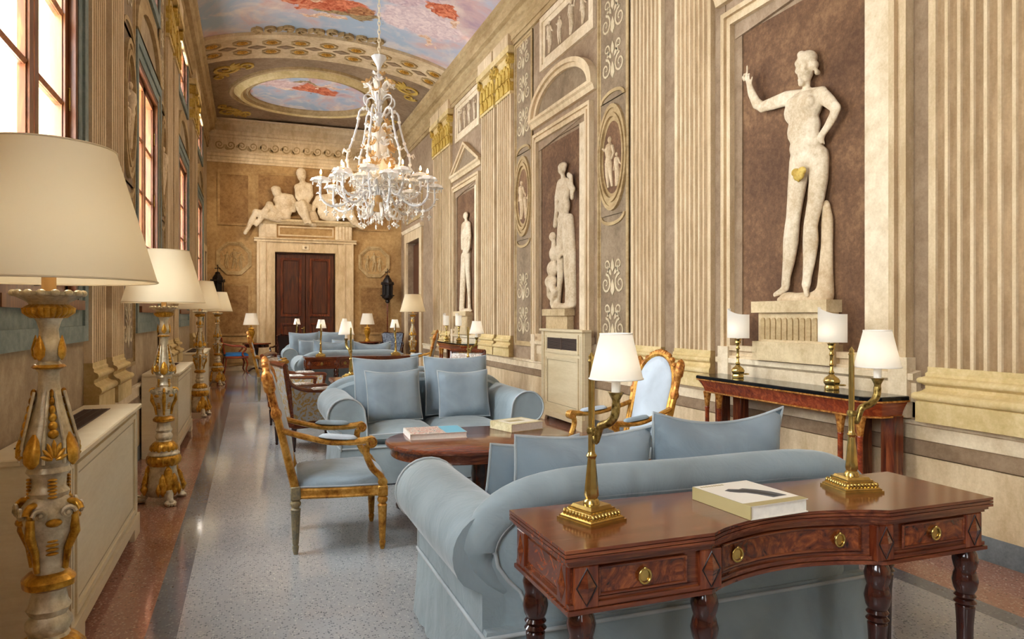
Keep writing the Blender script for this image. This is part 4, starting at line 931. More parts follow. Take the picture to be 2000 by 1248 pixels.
# ================================================================== OVAL COFFEE TABLES
def make_coffee(label):
    o = thing('coffee_table', (0, 0, 0), label, 'table', 0, 'oval mahogany coffee tables')
    def ov(f, z, n=56): return [((0.67 + f) * math.copysign(abs(math.cos(t)) ** 0.86, math.cos(t)), (0.50 + f) * math.copysign(abs(math.sin(t)) ** 0.86, math.sin(t)), z) for t in [2 * PI * i / n for i in range(n)]]
    B().loft([ov(-0.02, 0.520), ov(-0.004, 0.523), ov(0.0, 0.532), ov(0.0, 0.540), ov(-0.008, 0.546), ov(-0.014, 0.550)]).build('table_top', 'mahog', o, 40)
    B().loft([ov(-0.045, 0.455), ov(-0.035, 0.46), ov(-0.04, 0.475), ov(-0.04, 0.515), ov(-0.03, 0.52)]).build('apron', 'mahog', o, 40)
    B().lathe([(0.13, 0.10), (0.13, 0.13), (0.09, 0.15), (0.065, 0.20), (0.075, 0.30), (0.065, 0.40), (0.10, 0.44), (0.14, 0.455)], 24).build('pedestal', 'mahog_dark', o, 40)
    b = B(); b.prism([(-0.54, -0.36), (-0.44, -0.40), (-0.25, -0.24), (0.25, -0.24), (0.44, -0.40), (0.54, -0.36), (0.40, -0.15), (0.40, 0.15), (0.54, 0.36), (0.44, 0.40), (0.25, 0.24), (-0.25, 0.24), (-0.44, 0.40), (-0.54, 0.36), (-0.40, 0.15), (-0.40, -0.15)], 0.065, 0.125, lambda p, q, h: (p, q, h)); b.build('platform', 'mahog_dark', o, 0)
    f0 = None
    for sx in (-1, 1):
        for sy in (-1, 1):
            if f0 is None:
                f = B(); f.lathe([(0.035, 0), (0.052, 0.01), (0.058, 0.035), (0.046, 0.066)], 16, (0.20, 0.16, 0)); f0 = f.build('scroll_foot', 'mahog_dark', o, 40); f0.location = (sx * 0.28, sy * 0.2, 0); f0.scale = (sx, sy, 1)
            else: share(f0, o, (sx * 0.28, sy * 0.2, 0), scale=(sx, sy, 1))
    return o
ct = make_coffee('oval mahogany pedestal coffee table in the nearest seating group'); ct.location = (1.53, 4.74, 0)
dup(ct, (1.58, 13.95, 0), 0, 'distant oval coffee table between the two far sofas')
# ================================================================== BOOKS
def book(loc, rz, w, d, h, label, cover, spine, deco):
    o = thing('book', loc, label, 'book', rz, 'books lying on the tables')
    b = B(); b.bb(-w / 2 + 0.004, w / 2 - 0.004, -d / 2 + 0.004, d / 2 - 0.004, 0.003, h - 0.003); b.build('pages', 'page', o, 0)
    b = B(); b.bb(-w / 2, w / 2, -d / 2, d / 2, 0, 0.003).bb(-w / 2, w / 2, -d / 2, d / 2, h - 0.003, h); cv = b.build('cover', cover, o, 0)
    b = B(); b.bb(-w / 2 - 0.002, -w / 2 + 0.003, -d / 2, d / 2, 0, h, 0.001); b.build('spine', spine, o, 0)
    deco(cv, w, d, h); return o
def deco1(p, w, d, h):
    b = B(); b.bb(-w / 2, w / 2, -d / 2, -d / 2 + 0.035, h, h + 0.0006); b.build('gold_band', 'cover_gold', p, 0)
    out = [(-0.055, 0.05), (-0.03, 0.062), (0.0, 0.045), (0.02, 0.05), (0.05, 0.02), (0.075, -0.02), (0.09, -0.075), (0.03, -0.08), (0.01, -0.03), (-0.01, 0.0), (-0.03, 0.01), (-0.05, 0.03)]
    B().prism(out, h, h + 0.0006, lambda a, q, z: (a, q, z)).build('printed_bust', 'ink', p, 0)
    out2 = [(-0.045, 0.048), (-0.01, 0.035), (0.02, 0.03), (0.05, -0.03), (0.06, -0.07), (0.045, -0.07), (0.02, -0.02), (-0.02, 0.02)]
    B().prism(out2, h + 0.0006, h + 0.001, lambda a, q, z: (a, q, z)).build('printed_shadow', 'ink_dark', p, 0)
    for k in range(9): B().bb(-0.10 + k * 0.011, -0.093 + k * 0.011, 0.112, 0.122, h, h + 0.0006).build('title_letter', 'cover_gold', p, 0)
def deco2(p, w, d, h):
    b = B(); b.bb(w / 2 - 0.15, w / 2 - 0.002, -d / 2 + 0.005, d / 2 - 0.005, h, h + 0.0006); b.build('blue_picture', 'cyan', p, 0)
    t = NT('colourful_print'); n = t.noise(t.coord(), 28, 2, 0.7); t.col(t.ramp(n, [(0.35, S('#3f4a4e')), (0.45, S('#e8e2d2')), (0.55, S('#b5552f')), (0.65, S('#ece6d8')), (0.75, S('#c2a24c'))])); t.set(Roughness=0.35)
    b = B(); b.bb(-w / 2 + 0.01, w / 2 - 0.15, -d / 2 + 0.005, d / 2 - 0.005, h, h + 0.0006); b.build('printed_picture', t.m, p, 0)
def deco3(p, w, d, h):
    b = B(); b.bb(-w / 2 + 0.03, w / 2 - 0.03, -d / 2 + 0.05, d / 2 - 0.05, h, h + 0.0006); b.build('printed_picture', 'cover_white', p, 0); b = B(); b.bb(-w / 2 + 0.06, w / 2 - 0.09, -0.03, 0.05, h + 0.0006, h + 0.001); b.build('printed_block', 'cover_gold', p, 0)
book((1.535, 1.905, 0.78), 0.07, 0.235, 0.275, 0.042, 'white art book with gold spine lying on the nearest console table', 'cover_white', 'cover_gold', deco1)
book((1.24, 4.93, 0.55), -0.05, 0.40, 0.31, 0.040, 'thick book with colourful and pale blue cover on the oval coffee table', 'cover_white', 'page', deco2)
book((1.90, 5.02, 0.55), 0.30, 0.30, 0.27, 0.058, 'thick cream-covered book near the right end of the oval coffee table', 'cover_cream', 'cover_cream', deco3)
# ================================================================== GILT OVAL-BACK ARMCHAIRS (local: faces +x)
def make_fauteuil(label):
    o = thing('gilt_armchair', (0, 0, 0), label, 'chair', 0, 'gilt oval-back armchairs')
    # legs
    prof = [(0.011, 0.0), (0.015, 0.012), (0.020, 0.045), (0.014, 0.055), (0.018, 0.062), (0.021, 0.12), (0.027, 0.255), (0.030, 0.265), (0.020, 0.275), (0.031, 0.292), (0.031, 0.305), (0.022, 0.318), (0.026, 0.325)]
    mod = lambda a, z: 1 - (0.16 * abs(math.sin(4 * a)) if 0.06 < z < 0.26 else 0)
    lb = B(); lb.lathe(prof, 16, mod=mod); lb.bb(-0.03, 0.03, -0.03, 0.03, 0.32, 0.385, 0.005); lg = None
    for x, y in ((0.245, -0.30), (0.245, 0.30)):
        if lg is None: lg = lb.build('leg', 'giltwood', o, 40); lg.location = (x, y, 0)
        else: share(lg, o, (x, y, 0))
    lr = B(); lr.lathe(prof, 16, mod=mod); lr.bb(-0.028, 0.028, -0.028, 0.028, 0.32, 0.40, 0.005); lgo = None
    for x, y in ((-0.255, -0.25), (-0.255, 0.25)):
        if lgo is None: lgo = lr.build('leg', 'greygilt', o, 40); lgo.location = (x, y, 0)
        else: share(lgo, o, (x, y, 0))
    # seat rail (bowed front) and domed seat
    def seat(off, z, n=10):
        pts = [(-0.255 - off, -0.24 - off), (0.0, -0.285 - off)]
        for i in range(n + 1):
            t = i / n; pts.append((0.245 + off + 0.03 * math.sin(PI * t), -0.30 - off + (0.60 + 2 * off) * t))
        pts += [(0.0, 0.285 + off), (-0.255 - off, 0.24 + off)]; return [(x, y, z) for x, y in pts]
    B().loft([seat(0.016, 0.325), seat(0.022, 0.335), seat(0.018, 0.345), seat(0.020, 0.375), seat(0.012, 0.385), seat(0.005, 0.39)]).build('seat_rail', 'giltwood', o, 40)
    B().loft([seat(0.006, 0.388), seat(0.006, 0.41), seat(-0.01, 0.435), seat(-0.05, 0.455), seat(-0.11, 0.468), seat(-0.19, 0.474)]).build('seat', 'seatblue', o, 70)
    B().tube(seat(0.010, 0.393), 0.006, 6, closed=True).build('seat_piping', 'paleblue', o, 60)
    # leaning back: plane through (-0.25,z=.40) leaning back
    lean = 0.24
    def bp(y, s, dx=0.0): return (-0.26 - lean * (s - 0.40) + dx, y, s)
    for sg in (-1, 1):
        b = B(); b.tube([bp(sg * 0.245, 0.36), bp(sg * 0.255, 0.60), bp(sg * 0.262, 0.80), bp(sg * 0.262, 0.99)], [0.026, 0.022, 0.021, 0.021], 8); st = b.build('back_post', 'giltwood', o, 40)
        c = B()
        c.tube([bp(sg * 0.262, z_) for z_ in (0.80, 0.82, 0.84, 0.86, 0.955, 0.97, 1.05, 1.075, 1.09)], [0.021, 0.031, 0.031, 0.022, 0.022, 0.033, 0.033, 0.022, 0.004], 8); c.build('carved_finial', 'giltcarve', st, 40)
    # oval-topped back frame
    def outl(f):
        pts = [(-0.215 * f, 0.50 + (1 - f) * 0.1)]
        pts += [(-0.225 * f, 0.70)]
        pts += [(0.235 * f * math.cos(PI - PI * i / 14), 0.88 + 0.235 * f * math.sin(PI * i / 14)) for i in range(15)]
        pts += [(0.225 * f, 0.70), (0.215 * f, 0.50 + (1 - f) * 0.1)]
        return pts
    ou = outl(1.0); B().tube([bp(y, s, 0.0) for y, s in ou], 0.022, 8, closed=True).build('back_frame', 'giltwood', o, 40)
    b = B(); top_ = [p for p in ou if p[1] > 0.93]
    for k, (y, s) in enumerate(top_): b.ell(bp(y * 1.06, s + 0.014), (0.022, 0.024, 0.022), 8, 6)
    for k in range(7): y = -0.09 + 0.03 * k; b.ell(bp(y, 1.135 - abs(y) * 0.25), (0.018, 0.02, 0.022), 8, 6)
    b.build('carved_crest', 'giltcarve', o, 50)
    inn = outl(0.93); n = len(inn); b = B()
    b.loft([[bp(y, s, -0.02) for y, s in inn], [bp(y, s, 0.008) for y, s in inn], [bp(y * 0.86, 0.76 + (s - 0.76) * 0.86, 0.028) for y, s in inn], [bp(y * 0.5, 0.76 + (s - 0.76) * 0.5, 0.038) for y, s in inn]]); b.build('back_pad', 'paleblue', o, 60)
    # arms
    for sg in (-1, 1):
        y = sg * 0.275
        pts = bez([bp(sg * 0.255, 0.735), (-0.20, sg * 0.272, 0.690), (-0.05, sg * 0.295, 0.655), (0.10, sg * 0.305, 0.655), (0.185, sg * 0.305, 0.665)], 6)
        a = B(); a.tube(pts, [0.018 + 0.004 * (i > len(pts) * 0.6) for i in range(len(pts))], 8, flat=1.25)
        sp = [(0.185 + 0.030 * math.cos(t) * (1 - t / 12), sg * 0.305, 0.648 + 0.030 * math.sin(t) * (1 - t / 12)) for t in [PI / 2 - i * 0.5 for i in range(13)]]
        a.tube([(0.178, sg * 0.305 - 0.026, 0.648), (0.178, sg * 0.305 + 0.026, 0.648)], 0.034, 16)
        ao = a.build('arm', 'giltwood', o, 40)
        v = B()
        for q in (-1, 1):
            v.tube([(0.178 + (0.030 - 0.0021 * i) * math.cos(1.2 - i * 0.55), sg * 0.305 + q * 0.028, 0.648 + (0.030 - 0.0021 * i) * math.sin(1.2 - i * 0.55)) for i in range(14)], 0.0042, 6)
        v.build('arm_scroll', 'giltcarve', ao, 50)
        s_ = B(); s_.tube(bez([(0.155, sg * 0.305, 0.63), (0.150, sg * 0.305, 0.575), (0.185, sg * 0.303, 0.49), (0.235, sg * 0.30, 0.435), (0.25, sg * 0.30, 0.385)], 5), [0.020] * 21, 8, flat=1.1)
        s_.tube([(0.245, sg * 0.30 - 0.026, 0.405), (0.245, sg * 0.30 + 0.026, 0.405)], 0.028, 14); s_.build('arm_support', 'giltwood', o, 40)
        p_ = B(); rings = []
        for i in range(11):
            t = i / 10; x = -0.125 + 0.225 * t; w_ = 0.030 * (max(0.05, 1 - (2 * t - 1) ** 6)) ** 0.5; hh = 0.026 * (max(0.02, 1 - (2 * t - 1) ** 4)) ** 0.5; z0 = 0.672 + 0.020 * (1 - t) ** 2
            rings.append([(x, sg * (0.283 + 0.022 * t) + w_ * math.cos(q), z0 + (hh * math.sin(q) if math.sin(q) > 0 else 0.006 * math.sin(q))) for q in [2 * PI * k / 12 for k in range(12)]])
        p_.loft(rings).build('arm_pad', 'seatblue' if sg > 0 else 'paleblue', o, 60)
    return o
c1 = make_fauteuil('gilt armchair with light blue seat at the left of the oval coffee table'); c1.location = (0.52, 4.58, 0); c1.rotation_euler = (0, 0, -0.05)
dup(c1, (2.50, 4.62, 0), PI + 0.06, 'gilt oval-back armchair at the right of the coffee table, behind the near sofa cushions')
dup(c1, (0.40, 12.62, 0), 0.0, 'distant gilt armchair at the left edge of the far seating group')
dup(c1, (2.86, 12.95, 0), PI - 0.35, 'distant gilt oval-back armchair at the right of the far seating group')
# ================================================================== TORCHERE FLOOR LAMPS
def make_torchere(label):
    o = thing('floor_lamp', (0, 0, 0), label, 'lamp', 0, 'carved gilt torchere lamps')
    # three scroll feet
    f0 = None
    for k in range(3):
        if f0 is None:
            f = B(); f.tube(bez([(0.07, 0, 0.13), (0.115, 0, 0.10), (0.135, 0, 0.05), (0.155, 0, 0.025), (0.18, 0, 0.035), (0.175, 0, 0.055)], 5), [0.035 - 0.0008 * i for i in range(26)], 10); f.ell((0.16, 0, 0.022), (0.04, 0.045, 0.022), 10, 6)
            for q in (-1, 0, 1): f.ell((0.185, q * 0.022, 0.015), (0.02, 0.012, 0.015), 6, 5)
            f0 = f.build('claw_foot', 'silverleaf', o, 50)
        else: share(f0, o, rot=(0, 0, 2 * PI * k / 3))
    b = B(); b.lathe([(0.115, 0.055), (0.128, 0.085), (0.124, 0.12), (0.106, 0.18), (0.090, 0.24), (0.092, 0.285)], 36, mod=lambda a, z: 1 + 0.10 * math.cos(3 * a)); base = b.build('base', 'silverleaf', o, 50)
    lv = B()
    for k in range(3):
        st = len(lv.v)
        for q, (dx, w_, z0, z1) in enumerate(((0, 0.04, 0.07, 0.285), (-0.04, 0.032, 0.065, 0.23), (0.04, 0.032, 0.065, 0.23), (-0.072, 0.02, 0.07, 0.16), (0.072, 0.02, 0.07, 0.16))):
            lv.loft([[(0.118 - 0.085 * max(0, (z - 0.14)) + 0.030 * math.cos(t) * k2, dx + w_ * k2 * math.sin(t), z) for t in [2 * PI * i / 8 for i in range(8)]] for z, k2 in ((z0, 0.2), (z0 + 0.03, 0.8), ((z0 + z1) / 2, 1.0), (z1 - 0.03, 0.7), (z1, 0.15))])
        lv.xf(Matrix.Rotation(2 * PI * k / 3, 4, 'Z'), st)
    lv.build('acanthus_leaves', 'goldleaf', base, 60)
    def ringp(name, prof, mat, nl=0, amp=0.0, n=32, parent=o): return B().lathe(prof, n, mod=(lambda a, z: 1 + amp * abs(math.cos(nl * a / 2))) if nl else None).build(name, mat, parent, 45)
    ringp('gadroon_ring', [(0.095, 0.28), (0.112, 0.30), (0.118, 0.325), (0.112, 0.35), (0.095, 0.362)], 'goldleaf', 18, 0.06, 72)
    ringp('stem', [(0.105, 0.36), (0.105, 0.37), (0.088, 0.385), (0.09, 0.40), (0.08, 0.42), (0.06, 0.445), (0.048, 0.47), (0.058, 0.49), (0.058, 0.505), (0.046, 0.525), (0.056, 0.545), (0.048, 0.56), (0.042, 0.59), (0.05, 0.61)], 'silverleaf', 8, 0.05, 48)
    ringp('leaf_cup', [(0.082, 0.385), (0.094, 0.40), (0.09, 0.425), (0.07, 0.45), (0.055, 0.46)], 'goldleaf', 16, 0.07, 64)
    # waist with square-ish collar and scrolls
    ringp('collar', [(0.05, 0.60), (0.074, 0.612), (0.076, 0.63), (0.060, 0.645), (0.05, 0.65)], 'goldleaf', 4, -0.10, 40)
    ringp('knop', [(0.044, 0.645), (0.046, 0.70), (0.055, 0.735), (0.072, 0.775), (0.08, 0.81), (0.078, 0.84), (0.062, 0.86), (0.05, 0.875)], 'silverleaf', 4, -0.12, 40)
    b = B()
    for k in range(4):
        a = PI / 2 * k + PI / 4; ca, sa = math.cos(a), math.sin(a); st = len(b.v)
        b.tube([((0.068 + 0.026 * math.cos(t) * (1 - t / 16)), 0, 0.835 + 0.026 * math.sin(t) * (1 - t / 16)) for t in [i * 0.55 for i in range(14)]], [0.011 - 0.0004 * i for i in range(14)], 8)
        b.tube([(0.076, 0, 0.82), (0.08, 0, 0.77), (0.058, 0, 0.72), (0.05, 0, 0.66)], [0.012, 0.014, 0.011, 0.008], 8); b.xf(Matrix.Rotation(a, 4, 'Z'), st)
    b.build('scrolls', 'goldleaf', o, 50)
    ringp('neck', [(0.05, 0.87), (0.054, 0.885), (0.044, 0.90), (0.046, 0.93), (0.058, 0.945), (0.052, 0.96)], 'silverleaf', 0, 0, 24)
    ringp('vase', [(0.05, 0.955), (0.066, 0.975), (0.074, 1.0), (0.072, 1.03), (0.060, 1.07), (0.046, 1.12), (0.036, 1.16), (0.030, 1.20), (0.029, 1.235), (0.036, 1.245), (0.03, 1.255)], 'silverleaf', 4, -0.08, 40)
    # leaf panels on the four faces of the vase, gilt leaves wrapping its corners
    def vr(z): return 0.066 if z < 1.03 else max(0.030, 0.066 - 0.215 * (z - 1.03))
    fl0 = co0 = None
    for k in range(4):
        if fl0 is None:
            b = B()
            for q in range(7):
                a = (q - 3) * 0.42; L_ = 0.042 - 0.003 * abs(q - 3)
                b.loft([[(vr(0.985) + 0.006 + 0.007 * k2 * math.cos(t), L_ * f_ * math.sin(a) + 0.006 * k2 * math.sin(t) * math.cos(a), 0.985 + L_ * 1.35 * f_ * math.cos(a) + 0.006 * k2 * math.sin(t) * -math.sin(a)) for t in [2 * PI * i / 6 for i in range(6)]] for f_, k2 in ((0.15, 0.5), (0.5, 1.2), (0.85, 1.0), (1.05, 0.3))])
            for q in range(6): z_ = 1.06 + q * 0.023; b.ell((vr(z_) + 0.003, 0, z_), (0.008, 0.014 - 0.0016 * q, 0.014), 8, 6)
            fl0 = b.build('leaf_spray', 'goldleaf', o, 50)
            b = B()
            for sg in (-1, 1): b.tube([(vr(z_) + 0.004, sg * (0.026 - 0.12 * max(0, z_ - 1.03)), z_) for z_ in (0.975, 1.0, 1.03, 1.06, 1.1, 1.14, 1.18)], 0.0045, 6)
            co0 = b.build('panel_edge', 'silverleaf', fl0, 50)
            b = B(); b.loft([[(0.075 + 0.012 * k2 * math.cos(t) - 0.25 * max(0, z_ - 1.0) , 0.026 * k2 * math.sin(t), z_) for t in [2 * PI * i / 8 for i in range(8)]] for z_, k2 in ((0.965, 0.3), (0.98, 0.9), (1.01, 1.0), (1.04, 0.7), (1.065, 0.15))]); cl0 = b.build('corner_leaf', 'goldleaf', o, 50); cl0.rotation_euler = (0, 0, PI / 4)
        else:
            n_ = share(fl0, o, rot=(0, 0, k * PI / 2)); share(co0, n_); share(cl0, o, rot=(0, 0, k * PI / 2 + PI / 4))
    vb = None
    for k in range(4):     # volutes on the faces of the scroll knop, rocaille bars below
        if vb is None:
            b = B()
            for sg in (-1, 1): b.tube([(0.072 + 0.004 * (i < 9), sg * (0.034 - 0.0) + sg * (0.020 - 0.0014 * i) * math.cos(0.6 * i), 0.832 + (0.020 - 0.0014 * i) * math.sin(0.6 * i)) for i in range(13)], [0.0065] * 13, 6)
            b.ell((0.078, 0.034, 0.832), 0.008, 8, 6); b.ell((0.078, -0.034, 0.832), 0.008, 8, 6); vb = tag(b.build('volutes', 'silverleaf', o, 50), kind='stuff')
            b = B()
            for q in range(6): b.ell((0.052 - 0.001 * q, 0, 0.775 - q * 0.013), (0.007, 0.017, 0.005), 8, 5)
            for q in range(6): b.ell((0.05, 0, 0.925 - q * 0.010), (0.007, 0.013, 0.0045), 8, 5)
            b.ell((0.070, 0, 0.805), (0.014, 0.022, 0.012), 10, 6); gb = tag(b.build('rocaille', 'goldleaf', vb, 50), kind='stuff')
        else: n_ = share(vb, o, rot=(0, 0, k * PI / 2)); share(gb, n_)
    rb = None
    for k in range(16):
        if rb is None: rb = B().ell((0.088, 0, 1.468), (0.012, 0.013, 0.010), 8, 6).build('rim_lobe', 'silverleaf', o, 50)
        else: share(rb, o, rot=(0, 0, 2 * PI * k / 16))
    ringp('upper_knop', [(0.030, 1.25), (0.038, 1.257), (0.029, 1.268), (0.038, 1.285), (0.043, 1.305), (0.035, 1.325), (0.029, 1.338), (0.027, 1.362), (0.034, 1.385), (0.044, 1.40)], 'silverleaf', 4, -0.10, 48)
    ul = None
    for k in range(4):
        if ul is None:
            b = B(); b.loft([[(0.040 + 0.008 * k2 * math.cos(t), 0.018 * k2 * math.sin(t), z_) for t in [2 * PI * i / 8 for i in range(8)]] for z_, k2 in ((1.272, 0.2), (1.285, 0.9), (1.305, 1.0), (1.325, 0.6), (1.345, 0.1))]); ul = b.build('knop_leaf', 'goldleaf', o, 50); ul.rotation_euler = (0, 0, PI / 4)
        else: share(ul, o, rot=(0, 0, PI / 4 + k * PI / 2))
    ringp('upper_ring', [(0.036, 1.246), (0.043, 1.252), (0.036, 1.259)], 'goldleaf', 16, 0.06, 48)
    ringp('bead_ring', [(0.044, 1.395), (0.062, 1.41), (0.064, 1.425), (0.048, 1.435)], 'goldleaf', 24, 0.08, 96)
    ringp('drip_pan', [(0.046, 1.43), (0.05, 1.44), (0.075, 1.455), (0.088, 1.462), (0.090, 1.472), (0.06, 1.472), (0.02, 1.466)], 'silverleaf', 16, 0.05, 64)
    ringp('candle_tube', [(0.019, 1.466), (0.019, 1.56), (0.016, 1.562)], 'cardtube', 0, 0, 20)
    B().ell((0, 0, 1.60), (0.03, 0.03, 0.045), 12, 8).build('bulb', 'bulb_big', o)
    sh = B(); sh.loft([[(r * math.cos(2 * PI * i / 48), r * math.sin(2 * PI * i / 48), z) for i in range(48)] for r, z in ((0.288, 1.505), (0.176, 1.895))], True, False); s_ = sh.build('shade', 'shade_cream', o, 60)
    for r, z in ((0.288, 1.505), (0.176, 1.895)): B().tube([(r * math.cos(2 * PI * i / 48), r * math.sin(2 * PI * i / 48), z) for i in range(48)], 0.003, 6, closed=True).build('shade_trim', 'shade_cream', s_)
    b = B()
    for k in range(3): a = 2 * PI * k / 3; b.tube([(0, 0, 1.64), (0.18 * math.cos(a), 0.18 * math.sin(a), 1.87)], 0.0025, 5)
    b.tube([(0, 0, 1.60), (0, 0, 1.65)], 0.006, 6); b.build('shade_carrier', 'brass', s_)
    return o
tl = make_torchere('tall carved silver and gilt floor lamp nearest the camera, partly out of frame'); tl.location = (-0.556, 2.43, 0); tl.rotation_euler = (0, 0, 0.4)
dup(tl, (-0.609, 5.92, 0), 0.9, 'carved gilt floor lamp standing between the two nearest radiator cabinets')
dup(tl, (-0.66, 10.87, 0), 0.9, 'carved gilt floor lamp, third from the camera along the windows')
dup(tl, (-0.617, 15.6, 0), 0.9, 'carved gilt floor lamp farthest along the window wall')
dup(tl, (3.44, 15.7, 0), 0.2, 'carved gilt floor lamp by the right wall near the far side door')
# ================================================================== RADIATOR CABINETS
def cab_left(y0, y1, label, zt=0.835, xf=-0.68):
    yc = (y0 + y1) / 2; o = thing('radiator_cabinet', (XL, yc, 0), label, 'cabinet', 0, 'cream radiator cabinets'); hw = (y1 - y0) / 2; dp = xf - XL
    b = B(); b.bb(0.035, dp - 0.02, -hw + 0.02, hw - 0.02, 0.07, zt - 0.03); b.build('body', 'cab', o, 0)
    b = B(); b.bb(0.035, dp + 0.02, -hw - 0.01, hw + 0.01, zt - 0.03, zt, 0.006); tp = b.build('top', 'cab', o, 0)
    b = B(); b.bb(0.09, 0.23, -hw + 0.25, hw - 0.25, zt + 0.0005, zt + 0.002); b.build('vent', 'void', tp, 0)
    b = B(); k = -hw + 0.26
    while k < hw - 0.25: b.bb(0.09, 0.23, k, k + 0.008, zt + 0.001, zt + 0.005); k += 0.022
    for x in (0.09, 0.135, 0.18, 0.225): b.bb(x, x + 0.006, -hw + 0.25, hw - 0.25, zt + 0.001, zt + 0.005)
    tag(b.build('vent_mesh', 'grille', tp, 0), kind='stuff')
    ff = lambda a, h, z: (dp - 0.02 + h, a, z)
    fr = one('front_panel', ff, -hw + 0.16, hw - 0.16, 0.2, zt - 0.1, 0, 0.012, 'cab', o)
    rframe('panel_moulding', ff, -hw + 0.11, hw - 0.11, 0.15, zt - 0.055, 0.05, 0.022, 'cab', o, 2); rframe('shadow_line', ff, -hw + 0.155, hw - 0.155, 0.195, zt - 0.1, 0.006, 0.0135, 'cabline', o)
    for q in (-hw + 0.02, hw - 0.08): 
        p_ = one('stile', ff, q, q + 0.06, 0.07, zt - 0.03, 0, 0.018, 'cab', o); one('stile_groove', ff, q + 0.025, q + 0.032, 0.2, zt - 0.06, 0.018, 0.0195, 'cabline', p_)
    b = B()
    for q in (-hw + 0.0, hw - 0.22): b.prism([(q, 0), (q + 0.22, 0), (q + 0.22, 0.075), (q, 0.075)], 0, 0.03, lambda p, z, h: ff(p, h, z))
    b.prism([(-hw, 0.075), (hw, 0.075), (hw, 0.13), (-hw, 0.13)], 0, 0.03, lambda p, z, h: ff(p, h, z)); b.build('plinth', 'cab', o, 0)
    for sg in (-1, 1): bb2 = B(); bb2.bb(0.035, dp - 0.02, *sorted((sg * (hw - 0.02), sg * hw)), 0.0, zt - 0.03); bb2.build('side', 'cab', o, 0)
    return o
cab_left(3.3, 5.15, 'long cream radiator cabinet nearest the camera under the first tall window')
cab_left(7.75, 9.65, 'cream radiator cabinet behind the second floor lamp, under the second window')
cab_left(11.9, 13.8, 'distant cream radiator cabinet under the third window')
# tall cabinet on the right wall
o = thing('radiator_cabinet', (XR, 8.36, 0), 'tall narrow cream radiator cabinet with brown grille against the right wall', 'cabinet')
hw, dp, zt = 0.66, 0.20, 1.235
b = B(); b.bb(-dp + 0.02, -0.085, -hw + 0.02, hw - 0.02, 0.10, zt - 0.03); b.build('body', 'cab', o, 0)
b = B(); b.bb(-dp - 0.02, -0.085, -hw - 0.015, hw + 0.015, zt - 0.035, zt, 0.006); b.build('top', 'cab', o, 0)
ff = lambda a, h, z: (-dp + 0.02 - h, a, z)
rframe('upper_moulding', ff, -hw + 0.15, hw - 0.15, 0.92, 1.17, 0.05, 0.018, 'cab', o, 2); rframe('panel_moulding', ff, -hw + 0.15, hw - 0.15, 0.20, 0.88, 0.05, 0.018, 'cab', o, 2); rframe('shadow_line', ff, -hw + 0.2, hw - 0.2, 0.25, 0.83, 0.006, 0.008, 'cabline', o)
gr = part('grille', o); one('grille_back', ff, -hw + 0.2, hw - 0.2, 0.965, 1.125, 0, 0.004, 'void', gr)
for k in range(9): one('louvre', ff, -hw + 0.2, hw - 0.2, 0.970 + k * 0.0172, 0.979 + k * 0.0172, 0.0, 0.012, 'grille', gr)
one('mullion', ff, -0.008, 0.008, 0.965, 1.125, 0, 0.014, 'grille', gr)
for q in (-hw + 0.02, hw - 0.10):
    p_ = one('stile', ff, q, q + 0.08, 0.0, zt - 0.035, 0, 0.02, 'cab', o)
    for k in (0.025, 0.05): one('stile_groove', ff, q + k, q + k + 0.006, 0.2, zt - 0.08, 0.02, 0.0215, 'cabline', p_)
b = B(); b.prism([(-hw, 0), (-hw + 0.16, 0), (-hw + 0.2, 0.07), (hw - 0.2, 0.07), (hw - 0.16, 0), (hw, 0), (hw, 0.14), (-hw, 0.14)], 0, 0.032, lambda p, z, h: ff(p, h, z)); b.build('plinth', 'cab', o, 0)
for sg in (-1, 1): b = B(); b.bb(-dp + 0.02, -0.085, *sorted((sg * (hw - 0.02), sg * hw)), 0, zt - 0.035); b.build('side', 'cab', o, 0)
